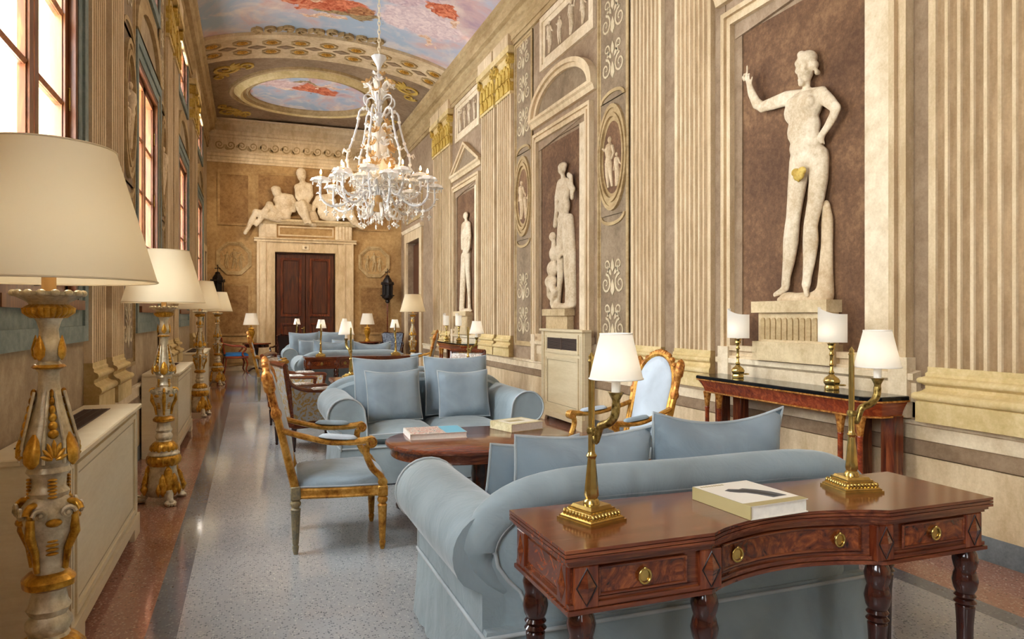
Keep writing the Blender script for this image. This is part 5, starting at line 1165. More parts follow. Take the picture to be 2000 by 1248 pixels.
# ================================================================== RIGHT WALL CONSOLES with black marble tops (local: back at x=0, front at -x)
def make_pier(label):
    o = thing('pier_console', (0, 0, 0), label, 'table', 0, 'marble-topped pier consoles'); hl = 0.95; dp = 0.32
    def oc(f, z, g=0.0):
        a, d = hl + f, dp + f; ch = 0.09; return [(-0.005, -a, z), (-0.005, a, z), (-d + ch, a, z), (-d, a - ch, z), (-d, -a + ch, z), (-d + ch, -a, z)]
    B().loft([oc(0.0, 0.875), oc(0.0, 0.895), oc(-0.006, 0.90)]).build('marble_top', 'blackmarble', o, 0)
    B().loft([oc(-0.055, 0.765), oc(-0.05, 0.78), oc(-0.045, 0.80), oc(-0.03, 0.83), oc(-0.01, 0.865), oc(-0.003, 0.875)]).build('apron', 'cherry', o, 30)
    for z, f in ((0.868, -0.004), (0.765, -0.05)):
        pts = oc(f, z)[1:] ; b = B(); b.tube([pts[0], pts[1], pts[2], pts[3], pts[4], (pts[4][0] + (-pts[4][0]), pts[4][1], z)], 0.007, 6); b.build('rope_moulding', 'giltcarve', o, 40)
    col = None
    for y in (-0.80, -0.64, 0.64, 0.80):
        if col is None:
            c = B(); c.lathe([(0.024, 0.08), (0.026, 0.10), (0.018, 0.12), (0.017, 0.62), (0.020, 0.63), (0.017, 0.64)], 14); col = c.build('column', 'cherry', o, 40); col.location = (-0.25, y, 0)
            cp = B(); cp.lathe([(0.018, 0.64), (0.020, 0.67), (0.030, 0.74), (0.034, 0.765)], 12, mod=lambda a, z: 1 + 0.10 * abs(math.cos(3 * a))); cp.build('leaf_capital', 'giltcarve', col, 40)
        else:
            n_ = share(col, o, (-0.25, y, 0)); share(col.children[0], n_)
    for y in (-0.86, -0.62, 0.62, 0.86): b = B(); b.bb(-0.09, -0.005, y - 0.05, y + 0.05, 0.08, 0.77, 0.004); b.build('rear_pilaster', 'mahog_v', o, 0)
    B().loft([[(x, y, z) for x, y, _ in oc(-0.03, 0)] for z in (0.0, 0.08)]).build('plinth', 'cherry', o, 0)
    return o
pc = make_pier('cherry-wood console with black marble top below the large painted statue'); pc.location = (XR - 0.085, 4.24, 0)
dup(pc, (XR - 0.085, 13.2, 0), 0, 'distant dark wood console with two lamps against the right wall')
def make_half_lamp(label):
    o = thing('table_lamp', (0, 0, 0), label, 'lamp', 0, 'brass lamps with half shades')
    B().lathe([(0.045, 0.0), (0.048, 0.012), (0.040, 0.03), (0.050, 0.045), (0.053, 0.06), (0.045, 0.078), (0.024, 0.095), (0.015, 0.105), (0.020, 0.115), (0.011, 0.13), (0.010, 0.16), (0.017, 0.168), (0.010, 0.178), (0.011, 0.23), (0.018, 0.238), (0.012, 0.25), (0.012, 0.268), (0.024, 0.285), (0.020, 0.30), (0.030, 0.315), (0.012, 0.32)], 18, mod=lambda a, z: 1 + (0.06 * math.cos(6 * a) if z < 0.095 else 0)).build('stem', 'brass', o, 40)
    B().tube([(0.02 + 0.035 * math.cos(t), -0.055 - 0.03 * math.sin(t) * 0 - 0.035 * math.sin(t), 0.035 + 0.018 * math.sin(t * 2) * 0) for t in [2 * PI * i / 16 for i in range(16)]], 0.004, 6, closed=True).build('ring_handle', 'brass', o, 40)
    # half-cylinder shade bulging into the room (-x) with swept top
    b = B(); n = 24; pts0, pts1 = [], []
    for i in range(n + 1):
        t = PI / 2 + PI * i / n; y = 0.118 * math.sin(t); x = 0.085 * math.cos(t) + 0.02; u = (y / 0.118 + 1) / 2
        pts0.append((x, y, 0.325)); pts1.append((x, y, 0.515 + 0.05 * (0.5 - 0.5 * math.cos(PI * u))))
    b.loft([pts0, pts1], False, False); b.build('shade', 'shade_white', o, 60)
    B().ell((0.0, 0, 0.40), (0.014, 0.014, 0.03), 10, 8).build('bulb', 'bulb', o); B().lathe([(0.012, 0.32), (0.012, 0.375)], 12).build('candle_sleeve', 'candle', o)
    return o
hl_ = make_half_lamp('brass lamp with swept white half shade, left on the marble console'); hl_.location = (3.73, 4.76, 0.90)
dup(hl_, (3.73, 3.77, 0.90), 0, 'brass lamp with swept white half shade, right on the marble console')
dup(hl_, (3.70, 13.75, 0.90), 0, 'small half-shade lamp, left on the distant right wall console')
dup(hl_, (3.70, 12.85, 0.90), 0, 'small half-shade lamp, right on the distant right wall console')
# ================================================================== BERGERE ARMCHAIRS (local: faces +x)
def make_bergere(label, cloth_out, cloth_in):
    o = thing('bergere_armchair', (0, 0, 0), label, 'chair', 0, 'mahogany-framed closed armchairs')
    prof = [(0.012, 0), (0.016, 0.015), (0.012, 0.03), (0.016, 0.04), (0.026, 0.20), (0.018, 0.21), (0.028, 0.225), (0.028, 0.25)]; lg = None
    for x, y in ((0.29, -0.28), (0.29, 0.28), (-0.28, -0.26), (-0.28, 0.26)):
        if lg is None: lg = B().lathe(prof, 14).build('leg', 'mahog_dark', o, 40); lg.location = (x, y, 0)
        else: share(lg, o, (x, y, 0))
    b = B(); b.bb(-0.31, 0.32, -0.31, 0.31, 0.24, 0.31, 0.01); b.build('seat_rail', 'mahog', o, 0)
    b = B(); b.bb(-0.27, 0.31, -0.255, 0.255, 0.31, 0.45, 0.05); b.build('seat_cushion', cloth_in, o, 60)
    lean = 0.16
    def bp(y, z, dx=0): return (-0.29 - lean * (z - 0.3) + dx, y, z)
    b = B(); b.loft([[bp(-0.265, 0.31, dx), bp(0.265, 0.31, dx), bp(0.275, 0.86, dx), bp(-0.275, 0.86, dx)] for dx in (-0.025, -0.005)]); b.build('outer_back', cloth_out, o, 0)
    b = B(); b.loft([[bp(-0.25, 0.33, dx), bp(0.25, 0.33, dx), bp(0.26, 0.85, dx), bp(-0.26, 0.85, dx)] for dx in (0.0, 0.035)] + [[bp(-0.2, 0.4, 0.06), bp(0.2, 0.4, 0.06), bp(0.2, 0.79, 0.06), bp(-0.2, 0.79, 0.06)]]); b.build('inner_back', cloth_in, o, 60)
    b = B()
    for sg in (-1, 1): b.tube([bp(sg * 0.285, 0.28), bp(sg * 0.29, 0.90)], 0.026, 8, flat=0.9)
    b.tube([bp(-0.295, 0.89), bp(0, 0.905), bp(0.295, 0.89)], 0.03, 8); b.build('back_frame', 'mahog', o, 40)
    for sg in (-1, 1):
        y = sg * 0.295; pts = bez([bp(y, 0.76), (-0.30, y, 0.68), (-0.15, y, 0.63), (0.1, y, 0.615), (0.27, y, 0.615), (0.30, y, 0.59)], 5)
        a = B(); a.tube(pts, 0.024, 8); a.tube([(0.285, y, 0.60), (0.27, y, 0.5), (0.30, y, 0.30)], [0.024, 0.02, 0.024], 8); ao = a.build('arm', 'mahog', o, 40)
        p_ = B(); q = [(-0.30, 0.31), (0.285, 0.31), (0.262, 0.45), (0.27, 0.60)] + [(p.x, p.z) for p in reversed(pts[5:-6])] + [(-0.33, 0.70)]
        p_.prism(q, y - 0.014, y + 0.014, lambda u, z, h: (u, h, z)); p_.build('arm_panel', cloth_out, o, 0)
        pad = B(); pad.loft([[(x, y + 0.03 * k * math.cos(t), 0.637 + 0.026 * k * max(-0.2, math.sin(t))) for t in [2 * PI * i / 10 for i in range(10)]] for x, k in ((-0.12, 0.3), (-0.09, 0.9), (0.1, 1), (0.15, 0.3))]); pad.build('arm_pad', cloth_in, o, 60)
    return o
bg1 = make_bergere('closed armchair with gold damask sides just behind the facing sofa', 'damask_gold', 'damask_white'); bg1.location = (0.62, 7.95, 0); bg1.rotation_euler = (0, 0, 0.30)
dup(bg1, (0.60, 9.75, 0), -0.30, 'mahogany armchair with white damask seat beyond the gold damask one')
dup(bg1, (2.72, 9.75, 0), PI + 0.7, 'red-framed armchair with white patterned back at the right behind the facing sofa')
# ================================================================== END WALL FURNITURE
def small_table(loc, label, r=0.30):
    o = thing('side_table', loc, label, 'table'); B().lathe([(r - 0.02, 0.70), (r, 0.71), (r, 0.73), (r - 0.01, 0.74)], 28).build('table_top', 'mahog', o, 40); B().lathe([(r - 0.05, 0.63), (r - 0.05, 0.70)], 28).build('apron', 'mahog_dark', o, 40)
    B().lathe([(0.06, 0.08), (0.04, 0.12), (0.05, 0.3), (0.035, 0.45), (0.05, 0.63)], 16).build('pedestal', 'mahog_dark', o, 40)
    f0 = None
    for k in range(4):
        if f0 is None: f0 = B().tube(bez([(0.03, 0, 0.12), (0.12, 0, 0.09), (0.2, 0, 0.03), (0.25, 0, 0.02)], 4), [0.022] * 13, 8).build('foot', 'mahog_dark', o, 40)
        else: share(f0, o, rot=(0, 0, k * PI / 2))
    return o
small_table((0.16, 18.75, 0), 'small dark wood table left of the big door', 0.34); small_table((2.98, 18.9, 0), 'small dark wood table right of the big door', 0.30)
def urn_lamp(loc, label):
    o = thing('table_lamp', loc, label, 'lamp', 0, 'gilt urn lamps by the big door')
    B().lathe([(0.075, 0), (0.075, 0.03), (0.05, 0.05), (0.035, 0.09), (0.05, 0.14), (0.075, 0.22), (0.085, 0.29), (0.06, 0.32), (0.085, 0.345), (0.07, 0.37), (0.02, 0.39), (0.015, 0.46)], 20, mod=lambda a, z: 1 + 0.05 * math.cos(8 * a)).build('urn', 'goldleaf', o, 45)
    sh = B(); sh.loft([[(r * math.cos(2 * PI * i / 32), r * math.sin(2 * PI * i / 32), z) for i in range(32)] for r, z in ((0.19, 0.45), (0.125, 0.74))], True, False); sh.build('shade', 'shade_white', o, 60); B().ell((0, 0, 0.52), (0.025, 0.025, 0.04), 10, 8).build('bulb', 'bulb', o); return o
urn_lamp((0.03, 18.75, 0.74), 'gilt urn lamp lit on the table left of the big door'); urn_lamp((2.92, 18.9, 0.74), 'gilt urn lamp lit on the table right of the big door')
def open_chair(loc, rz, label, seatm, backm, framem='cherry', arms=True):
    o = thing('armchair', loc, label, 'chair', rz)
    for x, y in ((0.24, -0.26), (0.24, 0.26)): B().tube(bez([(x - 0.06, y, 0.40), (x, y, 0.25), (x - 0.03, y, 0.1), (x + 0.02, y, 0.0)], 4), [0.024 - 0.001 * i for i in range(13)], 8).build('leg', framem, o, 40)
    for x, y in ((-0.24, -0.24), (-0.24, 0.24)): B().tube([(x, y, 0.42), (x - 0.02, y, 0.2), (x - 0.06, y, 0.0)], [0.024, 0.02, 0.016], 8).build('leg', framem, o, 40)
    b = B(); b.bb(-0.27, 0.26, -0.29, 0.29, 0.37, 0.43, 0.01); b.build('seat_rail', framem, o, 0)
    B().loft([[(x * k, y * k, z) for x, y in ((-0.26, -0.27), (0.0, -0.29), (0.26, -0.28), (0.28, 0), (0.26, 0.28), (0, 0.29), (-0.26, 0.27))] for z, k in ((0.43, 1.0), (0.47, 0.98), (0.50, 0.85), (0.515, 0.5))]).build('seat', seatm, o, 60)
    def bp(y, z, dx=0): return (-0.26 - 0.22 * (z - 0.42) + dx, y, z)
    out = [(-0.20, 0.50), (-0.25, 0.75), (-0.28, 0.95), (-0.20, 0.975), (0, 0.955), (0.20, 0.975), (0.28, 0.95), (0.25, 0.75), (0.20, 0.50)]
    B().tube([bp(y, z) for y, z in out], 0.022, 8, closed=True).build('back_frame', framem, o, 40)
    B().loft([[bp(y * 0.97, z, dx) for y, z in out] for dx in (-0.015, 0.02)]).build('back_pad', backm, o, 40)
    if arms:
        for sg in (-1, 1): B().tube(bez([bp(sg * 0.25, 0.74), (-0.1, sg * 0.31, 0.68), (0.14, sg * 0.32, 0.66), (0.20, sg * 0.31, 0.60), (0.12, sg * 0.30, 0.5), (0.16, sg * 0.29, 0.40)], 5), 0.021, 8).build('arm', framem, o, 40)
    return o
open_chair((-0.33, 18.75, 0), 0.15, 'armchair with bright blue seat and dark leather back in the far left corner', 'chairblue', 'leather')
open_chair((0.80, 17.75, 0), PI / 2 + 0.2, 'dark leather chair standing in front of the big door', 'leather', 'leather', 'mahog_dark')
open_chair((3.42, 18.2, 0), -PI / 2 - 0.3, 'dark armchair with patterned blue-grey back in the far right corner', 'bluedark', 'bluedark', 'mahog_dark')
def lantern(loc, label):
    o = thing('processional_lantern', loc, label, 'lantern', 0, 'carved lanterns on poles flanking the big door')
    B().lathe([(0.16, 0), (0.16, 0.03), (0.05, 0.06), (0.03, 0.1)], 20).build('foot', 'iron', o, 40); B().tube([(0, 0, 0.08), (0, 0, 1.78)], 0.022, 12).build('pole', 'mahog', o, 40)
    b = B(); b.lathe([(0.03, 1.76), (0.06, 1.80), (0.05, 1.84), (0.13, 1.90), (0.15, 1.95), (0.15, 1.97)], 8, mod=lambda a, z: 1 + 0.06 * math.cos(8 * a)); b.build('bowl', 'iron', o, 30)
    B().lathe([(0.105, 1.97), (0.105, 2.25)], 8).build('glass_body', 'void', o, 0)
    p0 = None
    for k in range(8):
        a = 2 * PI * k / 8
        if p0 is None: c = B(); c.tube([(0.135, 0, 1.95), (0.135, 0, 2.27)], 0.012, 6); c.ell((0.155, 0, 2.31), (0.018, 0.018, 0.035), 6, 5); c.ell((0.165, 0, 1.97), (0.03, 0.025, 0.02), 6, 5); p0 = c.build('colonnette', 'iron', o, 40)
        else: share(p0, o, rot=(0, 0, a))
    b = B(); b.lathe([(0.16, 2.26), (0.17, 2.29), (0.12, 2.32), (0.11, 2.38), (0.07, 2.45), (0.05, 2.48), (0.06, 2.5), (0.02, 2.53)], 8, mod=lambda a, z: 1 + 0.08 * math.cos(4 * a)); b.build('crown', 'iron', o, 30)
    c = B(); c.tube([(0, 0, 2.52), (0, 0, 2.68)], 0.009, 6); c.tube([(-0.05, 0, 2.61), (0.05, 0, 2.61)], 0.009, 6)
    for p in ((0, 0, 2.69), (-0.055, 0, 2.61), (0.055, 0, 2.61)): c.ell(p, 0.016, 6, 5)
    c.build('cross_finial', 'iron', o, 40); return o
lantern((3.52, 19.25, 0), 'dark carved lantern on a pole at the right of the big door'); lantern((-0.76, 19.25, 0), 'dark carved lantern on a pole in the far left corner')
# ================================================================== PAINTED STATUES (low relief on the walls)
S1B = [('e', (4.197, 0.05, 3.237), (0.0664, 0.1, 0.0922)), ('e', (4.187, 0.04, 3.318), (0.0867, 0.12, 0.069)), ('e', (4.265, 0.05, 3.317), (0.031, 0.06, 0.035)), ('e', (4.105, 0.05, 3.252), (0.0302, 0.06, 0.034)), ('e', (4.151, 0.06, 3.343), (0.0305, 0.06, 0.0305)), ('e', (4.234, 0.06, 3.372), (0.0309, 0.06, 0.0309)), ('e', (4.281, 0.04, 3.264), (0.0195, 0.05, 0.0273)), ('e', (4.09, 0.03, 3.194), (0.0188, 0.05, 0.0226)), ('e', (4.202, 0.15, 3.207), (0.0135, 0.025, 0.0231)), ('e', (4.208, 0.135, 3.171), (0.0192, 0.02, 0.0085)), ('e', (4.239, 0.13, 3.258), (0.0155, 0.02, 0.0085)), ('e', (4.161, 0.13, 3.232), (0.0153, 0.02, 0.0084)), ('e', (4.208, 0.1, 3.144), (0.0269, 0.05, 0.0231)), ('c', [(4.197, 0.03, 3.16, 0.0346), (4.213, 0.02, 3.068, 0.0385)]), ('c', [(4.407, 0.0, 3.105, 0.0518), (4.223, 0.0, 3.064, 0.054), (4.061, 0.0, 3.038, 0.0487)]), ('e', (4.239, 0.02, 2.971), (0.1905, 0.14, 0.1316)), ('e', (4.297, 0.1, 3.015), (0.078, 0.07, 0.0547)), ('e', (4.151, 0.1, 2.981), (0.076, 0.07, 0.0534)), ('e', (4.234, 0.02, 2.815), (0.1594, 0.13, 0.1392)), ('e', (4.208, 0.02, 2.682), (0.1587, 0.14, 0.1155)), ('e', (4.187, 0.0, 2.589), (0.1785, 0.14, 0.092)), ('e', (4.208, 0.1, 2.77), (0.0462, 0.05, 0.077)), ('c', [(4.424, 0.02, 3.098, 0.0599), (4.544, 0.05, 3.096, 0.053), (4.657, 0.08, 3.095, 0.0457), (4.718, 0.09, 3.141, 0.0462), (4.774, 0.1, 3.246, 0.0381), (4.799, 0.1, 3.313, 0.0298)]), ('e', (4.806, 0.11, 3.349), (0.0234, 0.03, 0.0383)), ('c', [(4.812, 0.12, 3.372, 0.0111), (4.806, 0.13, 3.426, 0.0098), (4.806, 0.13, 3.472, 0.0085)]), ('c', [(4.787, 0.12, 3.364, 0.0106), (4.774, 0.14, 3.398, 0.0093), (4.787, 0.16, 3.386, 0.0093)]), ('c', [(4.831, 0.12, 3.374, 0.0107), (4.838, 0.14, 3.415, 0.0094), (4.825, 0.16, 3.389, 0.0085)]), ('c', [(4.762, 0.11, 3.335, 0.011), (4.743, 0.13, 3.363, 0.0093)]), ('c', [(4.851, 0.12, 3.363, 0.0099), (4.857, 0.14, 3.395, 0.0086)]), ('c', [(4.061, 0.02, 3.023, 0.06), (3.959, 0.05, 2.938, 0.0497), (3.893, 0.07, 2.872, 0.0436), (3.921, 0.07, 2.818, 0.0402), (3.983, 0.06, 2.76, 0.0333), (4.026, 0.06, 2.726, 0.0298)]), ('e', (4.031, 0.07, 2.705), (0.0261, 0.05, 0.0336)), ('c', [(4.036, 0.1, 2.691, 0.0112), (4.026, 0.08, 2.656, 0.0089)]), ('c', [(4.017, 0.07, 2.687, 0.0112), (4.012, 0.05, 2.652, 0.0089)]), ('c', [(4.281, 0.0, 2.593, 0.1014), (4.297, 0.01, 2.448, 0.0938), (4.314, 0.03, 2.294, 0.0784), (4.324, 0.05, 2.158, 0.0687), (4.33, 0.06, 2.092, 0.0708), (4.363, 0.03, 1.977, 0.0751), (4.39, 0.02, 1.829, 0.0596), (4.418, 0.02, 1.711, 0.0439), (4.424, 0.02, 1.648, 0.044)]), ('c', [(4.418, 0.02, 1.624, 0.0319), (4.457, 0.06, 1.593, 0.0281), (4.497, 0.1, 1.57, 0.0202)]), ('c', [(4.1, 0.0, 2.556, 0.0982), (4.09, 0.01, 2.41, 0.0867), (4.105, 0.03, 2.262, 0.0756), (4.131, 0.05, 2.133, 0.0665), (4.141, 0.06, 2.069, 0.0647), (4.156, 0.03, 1.957, 0.0725), (4.177, 0.02, 1.813, 0.0574), (4.197, 0.02, 1.7, 0.0423), (4.208, 0.02, 1.639, 0.0423)]), ('c', [(4.208, 0.02, 1.616, 0.0308), (4.177, 0.07, 1.584, 0.0268), (4.141, 0.12, 1.56, 0.0209)])]
S1R = [('c', [(4.036, 0.0, 2.221, 0.0373), (4.021, 0.0, 2.1, 0.0558), (4.026, 0.0, 1.914, 0.0559), (4.036, 0.0, 1.728, 0.0672), (4.041, 0.0, 1.561, 0.0822)]), ('e', (4.244, 0.02, 1.532), (0.2988, 0.14, 0.0504)), ('e', (4.379, 0.05, 1.543), (0.1055, 0.1, 0.0476)), ('e', (4.066, 0.05, 1.543), (0.1198, 0.1, 0.0525))]
S2B = [('e', (8.624, 0.04, 3.366), (0.1079, 0.07, 0.0685)), ('e', (8.624, 0.03, 3.407), (0.1233, 0.08, 0.0548)), ('c', [(8.624, 0.03, 3.318, 0.0411), (8.607, 0.02, 3.219, 0.0513)]), ('c', [(8.74, 0.0, 3.201, 0.0624), (8.607, 0.0, 3.192, 0.0718), (8.43, 0.0, 3.153, 0.0605)]), ('e', (8.591, 0.02, 3.038), (0.1843, 0.11, 0.1229)), ('e', (8.591, 0.02, 2.868), (0.169, 0.1, 0.1365)), ('e', (8.607, 0.01, 2.686), (0.1692, 0.11, 0.1368)), ('c', [(8.414, 0.03, 3.144, 0.0553), (8.274, 0.05, 3.04, 0.0496), (8.289, 0.06, 2.943, 0.0397), (8.32, 0.06, 3.214, 0.0349), (8.382, 0.07, 3.245, 0.0401)]), ('c', [(8.74, 0.02, 3.188, 0.0572), (8.808, 0.03, 3.025, 0.0523), (8.808, 0.04, 2.837, 0.0418), (8.842, 0.05, 2.646, 0.0472)]), ('c', [(8.657, 0.0, 2.658, 0.1031), (8.69, 0.02, 2.42, 0.0931), (8.69, 0.03, 2.179, 0.0776), (8.69, 0.02, 2.007, 0.0776), (8.74, 0.02, 1.767, 0.052), (8.774, 0.02, 1.609, 0.0574), (8.825, 0.06, 1.575, 0.0419)]), ('c', [(8.526, 0.0, 2.641, 0.1017), (8.493, 0.02, 2.401, 0.0913), (8.477, 0.03, 2.163, 0.0759), (8.477, 0.02, 1.994, 0.0759), (8.477, 0.02, 1.758, 0.0506), (8.477, 0.02, 1.603, 0.0557), (8.446, 0.06, 1.568, 0.0404)]), ('c', [(8.43, 0.0, 2.663, 0.0907), (8.382, -0.02, 2.323, 0.0802), (8.367, -0.03, 1.921, 0.0801), (8.367, -0.02, 1.587, 0.0901)]), ('e', (8.912, 0.06, 2.499), (0.0951, 0.07, 0.0634)), ('c', [(8.894, 0.05, 2.441, 0.0422), (8.877, 0.05, 2.369, 0.0632)]), ('e', (8.86, 0.05, 2.262), (0.142, 0.1, 0.1122)), ('e', (8.929, 0.05, 2.056), (0.1588, 0.1, 0.1129)), ('e', (8.982, 0.05, 1.882), (0.1755, 0.11, 0.0922)), ('c', [(8.825, 0.08, 2.315, 0.0472), (8.624, 0.1, 2.208, 0.039), (8.526, 0.1, 2.255, 0.0326)]), ('c', [(8.964, 0.06, 1.867, 0.085), (8.791, 0.1, 1.72, 0.0679), (8.929, 0.06, 1.583, 0.0529)]), ('c', [(9.017, 0.04, 1.841, 0.0854), (9.053, 0.03, 1.707, 0.0696), (8.86, 0.02, 1.575, 0.0526)]), ('e', (8.64, 0.02, 1.53), (0.355, 0.14, 0.048))]
S3B = [('e', (13.128, 0.04, 3.352), (0.1311, 0.07, 0.0694)), ('c', [(13.128, 0.02, 3.283, 0.049), (13.128, 0.02, 3.184, 0.0659)]), ('c', [(13.303, 0.0, 3.185, 0.0762), (13.128, 0.0, 3.184, 0.0753), (12.958, 0.0, 3.143, 0.0744)]), ('e', (13.128, 0.02, 3.015), (0.2029, 0.11, 0.1387)), ('e', (13.128, 0.02, 2.817), (0.1748, 0.1, 0.1387)), ('e', (13.128, 0.0, 2.668), (0.1873, 0.11, 0.1189)), ('c', [(12.924, 0.02, 3.129, 0.0594), (12.857, 0.03, 2.917, 0.0517), (12.891, 0.05, 2.697, 0.0426), (12.991, 0.08, 2.607, 0.041)]), ('c', [(13.338, 0.02, 3.179, 0.0611), (13.374, 0.03, 2.972, 0.0536), (13.338, 0.05, 2.737, 0.0439)]), ('c', [(13.197, 0, 2.655, 0.104), (13.232, 0.03, 2.328, 0.0872), (13.267, 0.02, 2.08, 0.0798), (13.303, 0.02, 1.781, 0.0534), (13.338, 0.03, 1.561, 0.0573)]), ('c', [(13.025, 0, 2.64, 0.1028), (12.991, 0.03, 2.313, 0.0858), (12.958, 0.02, 2.066, 0.0782), (12.924, 0.02, 1.771, 0.052), (12.891, 0.03, 1.556, 0.0556)]), ('c', [(13.409, -0.02, 2.592, 0.0768), (13.445, -0.02, 1.987, 0.0962), (13.445, -0.02, 1.542, 0.1154)]), ('e', (13.128, 0.02, 1.509), (0.3746, 0.13, 0.0495))]
G0B = [('e', (1.285, 0.12, 5.132), (0.1221, 0.13, 0.1629)), ('e', (1.272, 0.1, 5.199), (0.1357, 0.14, 0.1357)), ('c', [(1.298, 0.1, 5.011, 0.0679), (1.324, 0.08, 4.877, 0.0951)]), ('c', [(1.181, 0.08, 4.814, 0.0948), (1.337, 0.06, 4.864, 0.1087), (1.481, 0.06, 4.86, 0.0953)]), ('e', (1.337, 0.08, 4.66), (0.1766, 0.16, 0.2038)), ('e', (1.324, 0.08, 4.456), (0.1494, 0.15, 0.1766)), ('e', (1.377, 0.1, 4.255), (0.1903, 0.18, 0.1495)), ('c', [(1.495, 0.08, 4.833, 0.0817), (1.521, 0.12, 4.617, 0.0682), (1.429, 0.2, 4.421, 0.0544), (1.298, 0.25, 4.332, 0.0543)]), ('c', [(1.181, 0.08, 4.8, 0.0813), (1.181, 0.12, 4.556, 0.0677), (1.272, 0.22, 4.385, 0.0543)]), ('c', [(1.429, 0.12, 4.258, 0.1225), (1.324, 0.3, 4.334, 0.1087), (1.298, 0.36, 4.387, 0.095), (1.377, 0.3, 4.119, 0.0816), (1.455, 0.26, 3.932, 0.0613), (1.495, 0.3, 3.866, 0.0477)]), ('c', [(1.35, 0.12, 4.226, 0.1223), (1.207, 0.3, 4.3, 0.1084), (1.181, 0.34, 4.326, 0.0948), (1.272, 0.3, 4.114, 0.0814), (1.35, 0.25, 3.982, 0.0611), (1.377, 0.28, 3.874, 0.0476)]), ('c', [(1.481, 0.0, 4.301, 0.109), (1.534, 0.0, 4.1, 0.1636), (1.587, 0.0, 3.939, 0.1638)])]
G1B = [('e', (0.654, 0.12, 4.659), (0.1207, 0.13, 0.1341)), ('e', (0.641, 0.1, 4.726), (0.1341, 0.13, 0.0939)), ('c', [(0.73, 0.1, 4.57, 0.0806), (0.807, 0.1, 4.494, 0.1076)]), ('c', [(0.654, 0.12, 4.431, 0.0939), (0.858, 0.1, 4.524, 0.1212), (1.013, 0.06, 4.533, 0.0945)]), ('e', (0.858, 0.08, 4.335), (0.202, 0.16, 0.1885)), ('e', (0.858, 0.08, 4.147), (0.1885, 0.16, 0.1616)), ('e', (0.807, 0.1, 4.01), (0.2152, 0.18, 0.1076)), ('c', [(1.026, 0.08, 4.507, 0.081), (1.142, 0.08, 4.378, 0.0677), (1.09, 0.15, 4.186, 0.0609)]), ('c', [(0.667, 0.14, 4.405, 0.0805), (0.692, 0.2, 4.219, 0.0671), (0.73, 0.22, 4.06, 0.0537)]), ('c', [(0.756, 0.12, 4.007, 0.1209), (0.578, 0.22, 4.159, 0.1071), (0.476, 0.3, 4.288, 0.1003), (0.363, 0.3, 4.108, 0.0867), (0.237, 0.26, 3.875, 0.0665), (0.149, 0.25, 3.765, 0.0531)]), ('c', [(0.73, 0.1, 3.966, 0.1209), (0.426, 0.25, 4.018, 0.1068), (0.149, 0.3, 4.084, 0.093), (0.05, 0.28, 3.893, 0.0729), (-0.037, 0.25, 3.677, 0.0596), (-0.112, 0.28, 3.542, 0.0529)])]
G2B = [('e', (2.065, 0.12, 4.732), (0.1239, 0.13, 0.1377)), ('c', [(1.998, 0.1, 4.618, 0.0825), (1.932, 0.1, 4.532, 0.1099)]), ('c', [(2.092, 0.12, 4.486, 0.0964), (1.878, 0.1, 4.556, 0.1235), (1.719, 0.06, 4.547, 0.0958)]), ('e', (1.878, 0.08, 4.364), (0.2058, 0.16, 0.1921)), ('e', (1.878, 0.08, 4.199), (0.1921, 0.16, 0.1647)), ('e', (1.958, 0.1, 4.066), (0.2199, 0.18, 0.1099)), ('c', [(1.719, 0.08, 4.547, 0.0821), (1.613, 0.08, 4.404, 0.0683), (1.587, 0.12, 4.239, 0.0614)]), ('c', [(1.985, 0.12, 4.067, 0.1237), (2.173, 0.22, 4.242, 0.1104), (2.308, 0.3, 4.36, 0.1037), (2.416, 0.3, 4.199, 0.0901), (2.553, 0.26, 4.012, 0.0695), (2.635, 0.25, 3.904, 0.0556)]), ('c', [(2.012, 0.1, 4.027, 0.1238), (2.335, 0.25, 4.14, 0.1107), (2.553, 0.3, 4.206, 0.0972), (2.635, 0.28, 4.015, 0.0765), (2.731, 0.25, 3.881, 0.0627), (2.855, 0.28, 3.802, 0.0559)])]
def figure(name, prims, fn, mat, vox, depth=0.5, h0=0.0, sm=6, parent=None):
    """overlapping tapered limbs fused into one continuous skin, then flattened against the wall"""
    b = B()
    for p in prims:
        if p[0] == 'c':
            q = p[1]
            for i in range(len(q)): b.ell(q[i][:3], max(q[i][3], vox * 1.05), 12, 8)
            b.tube([x[:3] for x in q], [max(x[3], vox * 1.05) for x in q], 12)
        else: b.ell(p[1], tuple(max(r, vox * 1.05) for r in p[2]), 14, 10)
    tmp = b.build('tmp_body', mat, None, 0)
    m = tmp.modifiers.new('r', 'REMESH'); m.mode = 'VOXEL'; m.voxel_size = vox
    m2 = tmp.modifiers.new('s', 'SMOOTH'); m2.factor = 0.5; m2.iterations = sm
    dg = bpy.context.evaluated_depsgraph_get(); me = bpy.data.meshes.new_from_object(tmp.evaluated_get(dg)); bpy.data.objects.remove(tmp)
    for v in me.vertices: v.co = fn(v.co.x, h0 + v.co.y * depth, v.co.z)
    if not me.materials: me.materials.append(M[mat])
    me.name = name; bm = bmesh.new(); bm.from_mesh(me); bmesh.ops.recalc_face_normals(bm, faces=bm.faces); bm.to_mesh(me); bm.free()
    me.polygons.foreach_set('use_smooth', [True] * len(me.polygons)); me.update()
    o = bpy.data.objects.new(name, me); COL.objects.link(o); o.parent = parent; return o
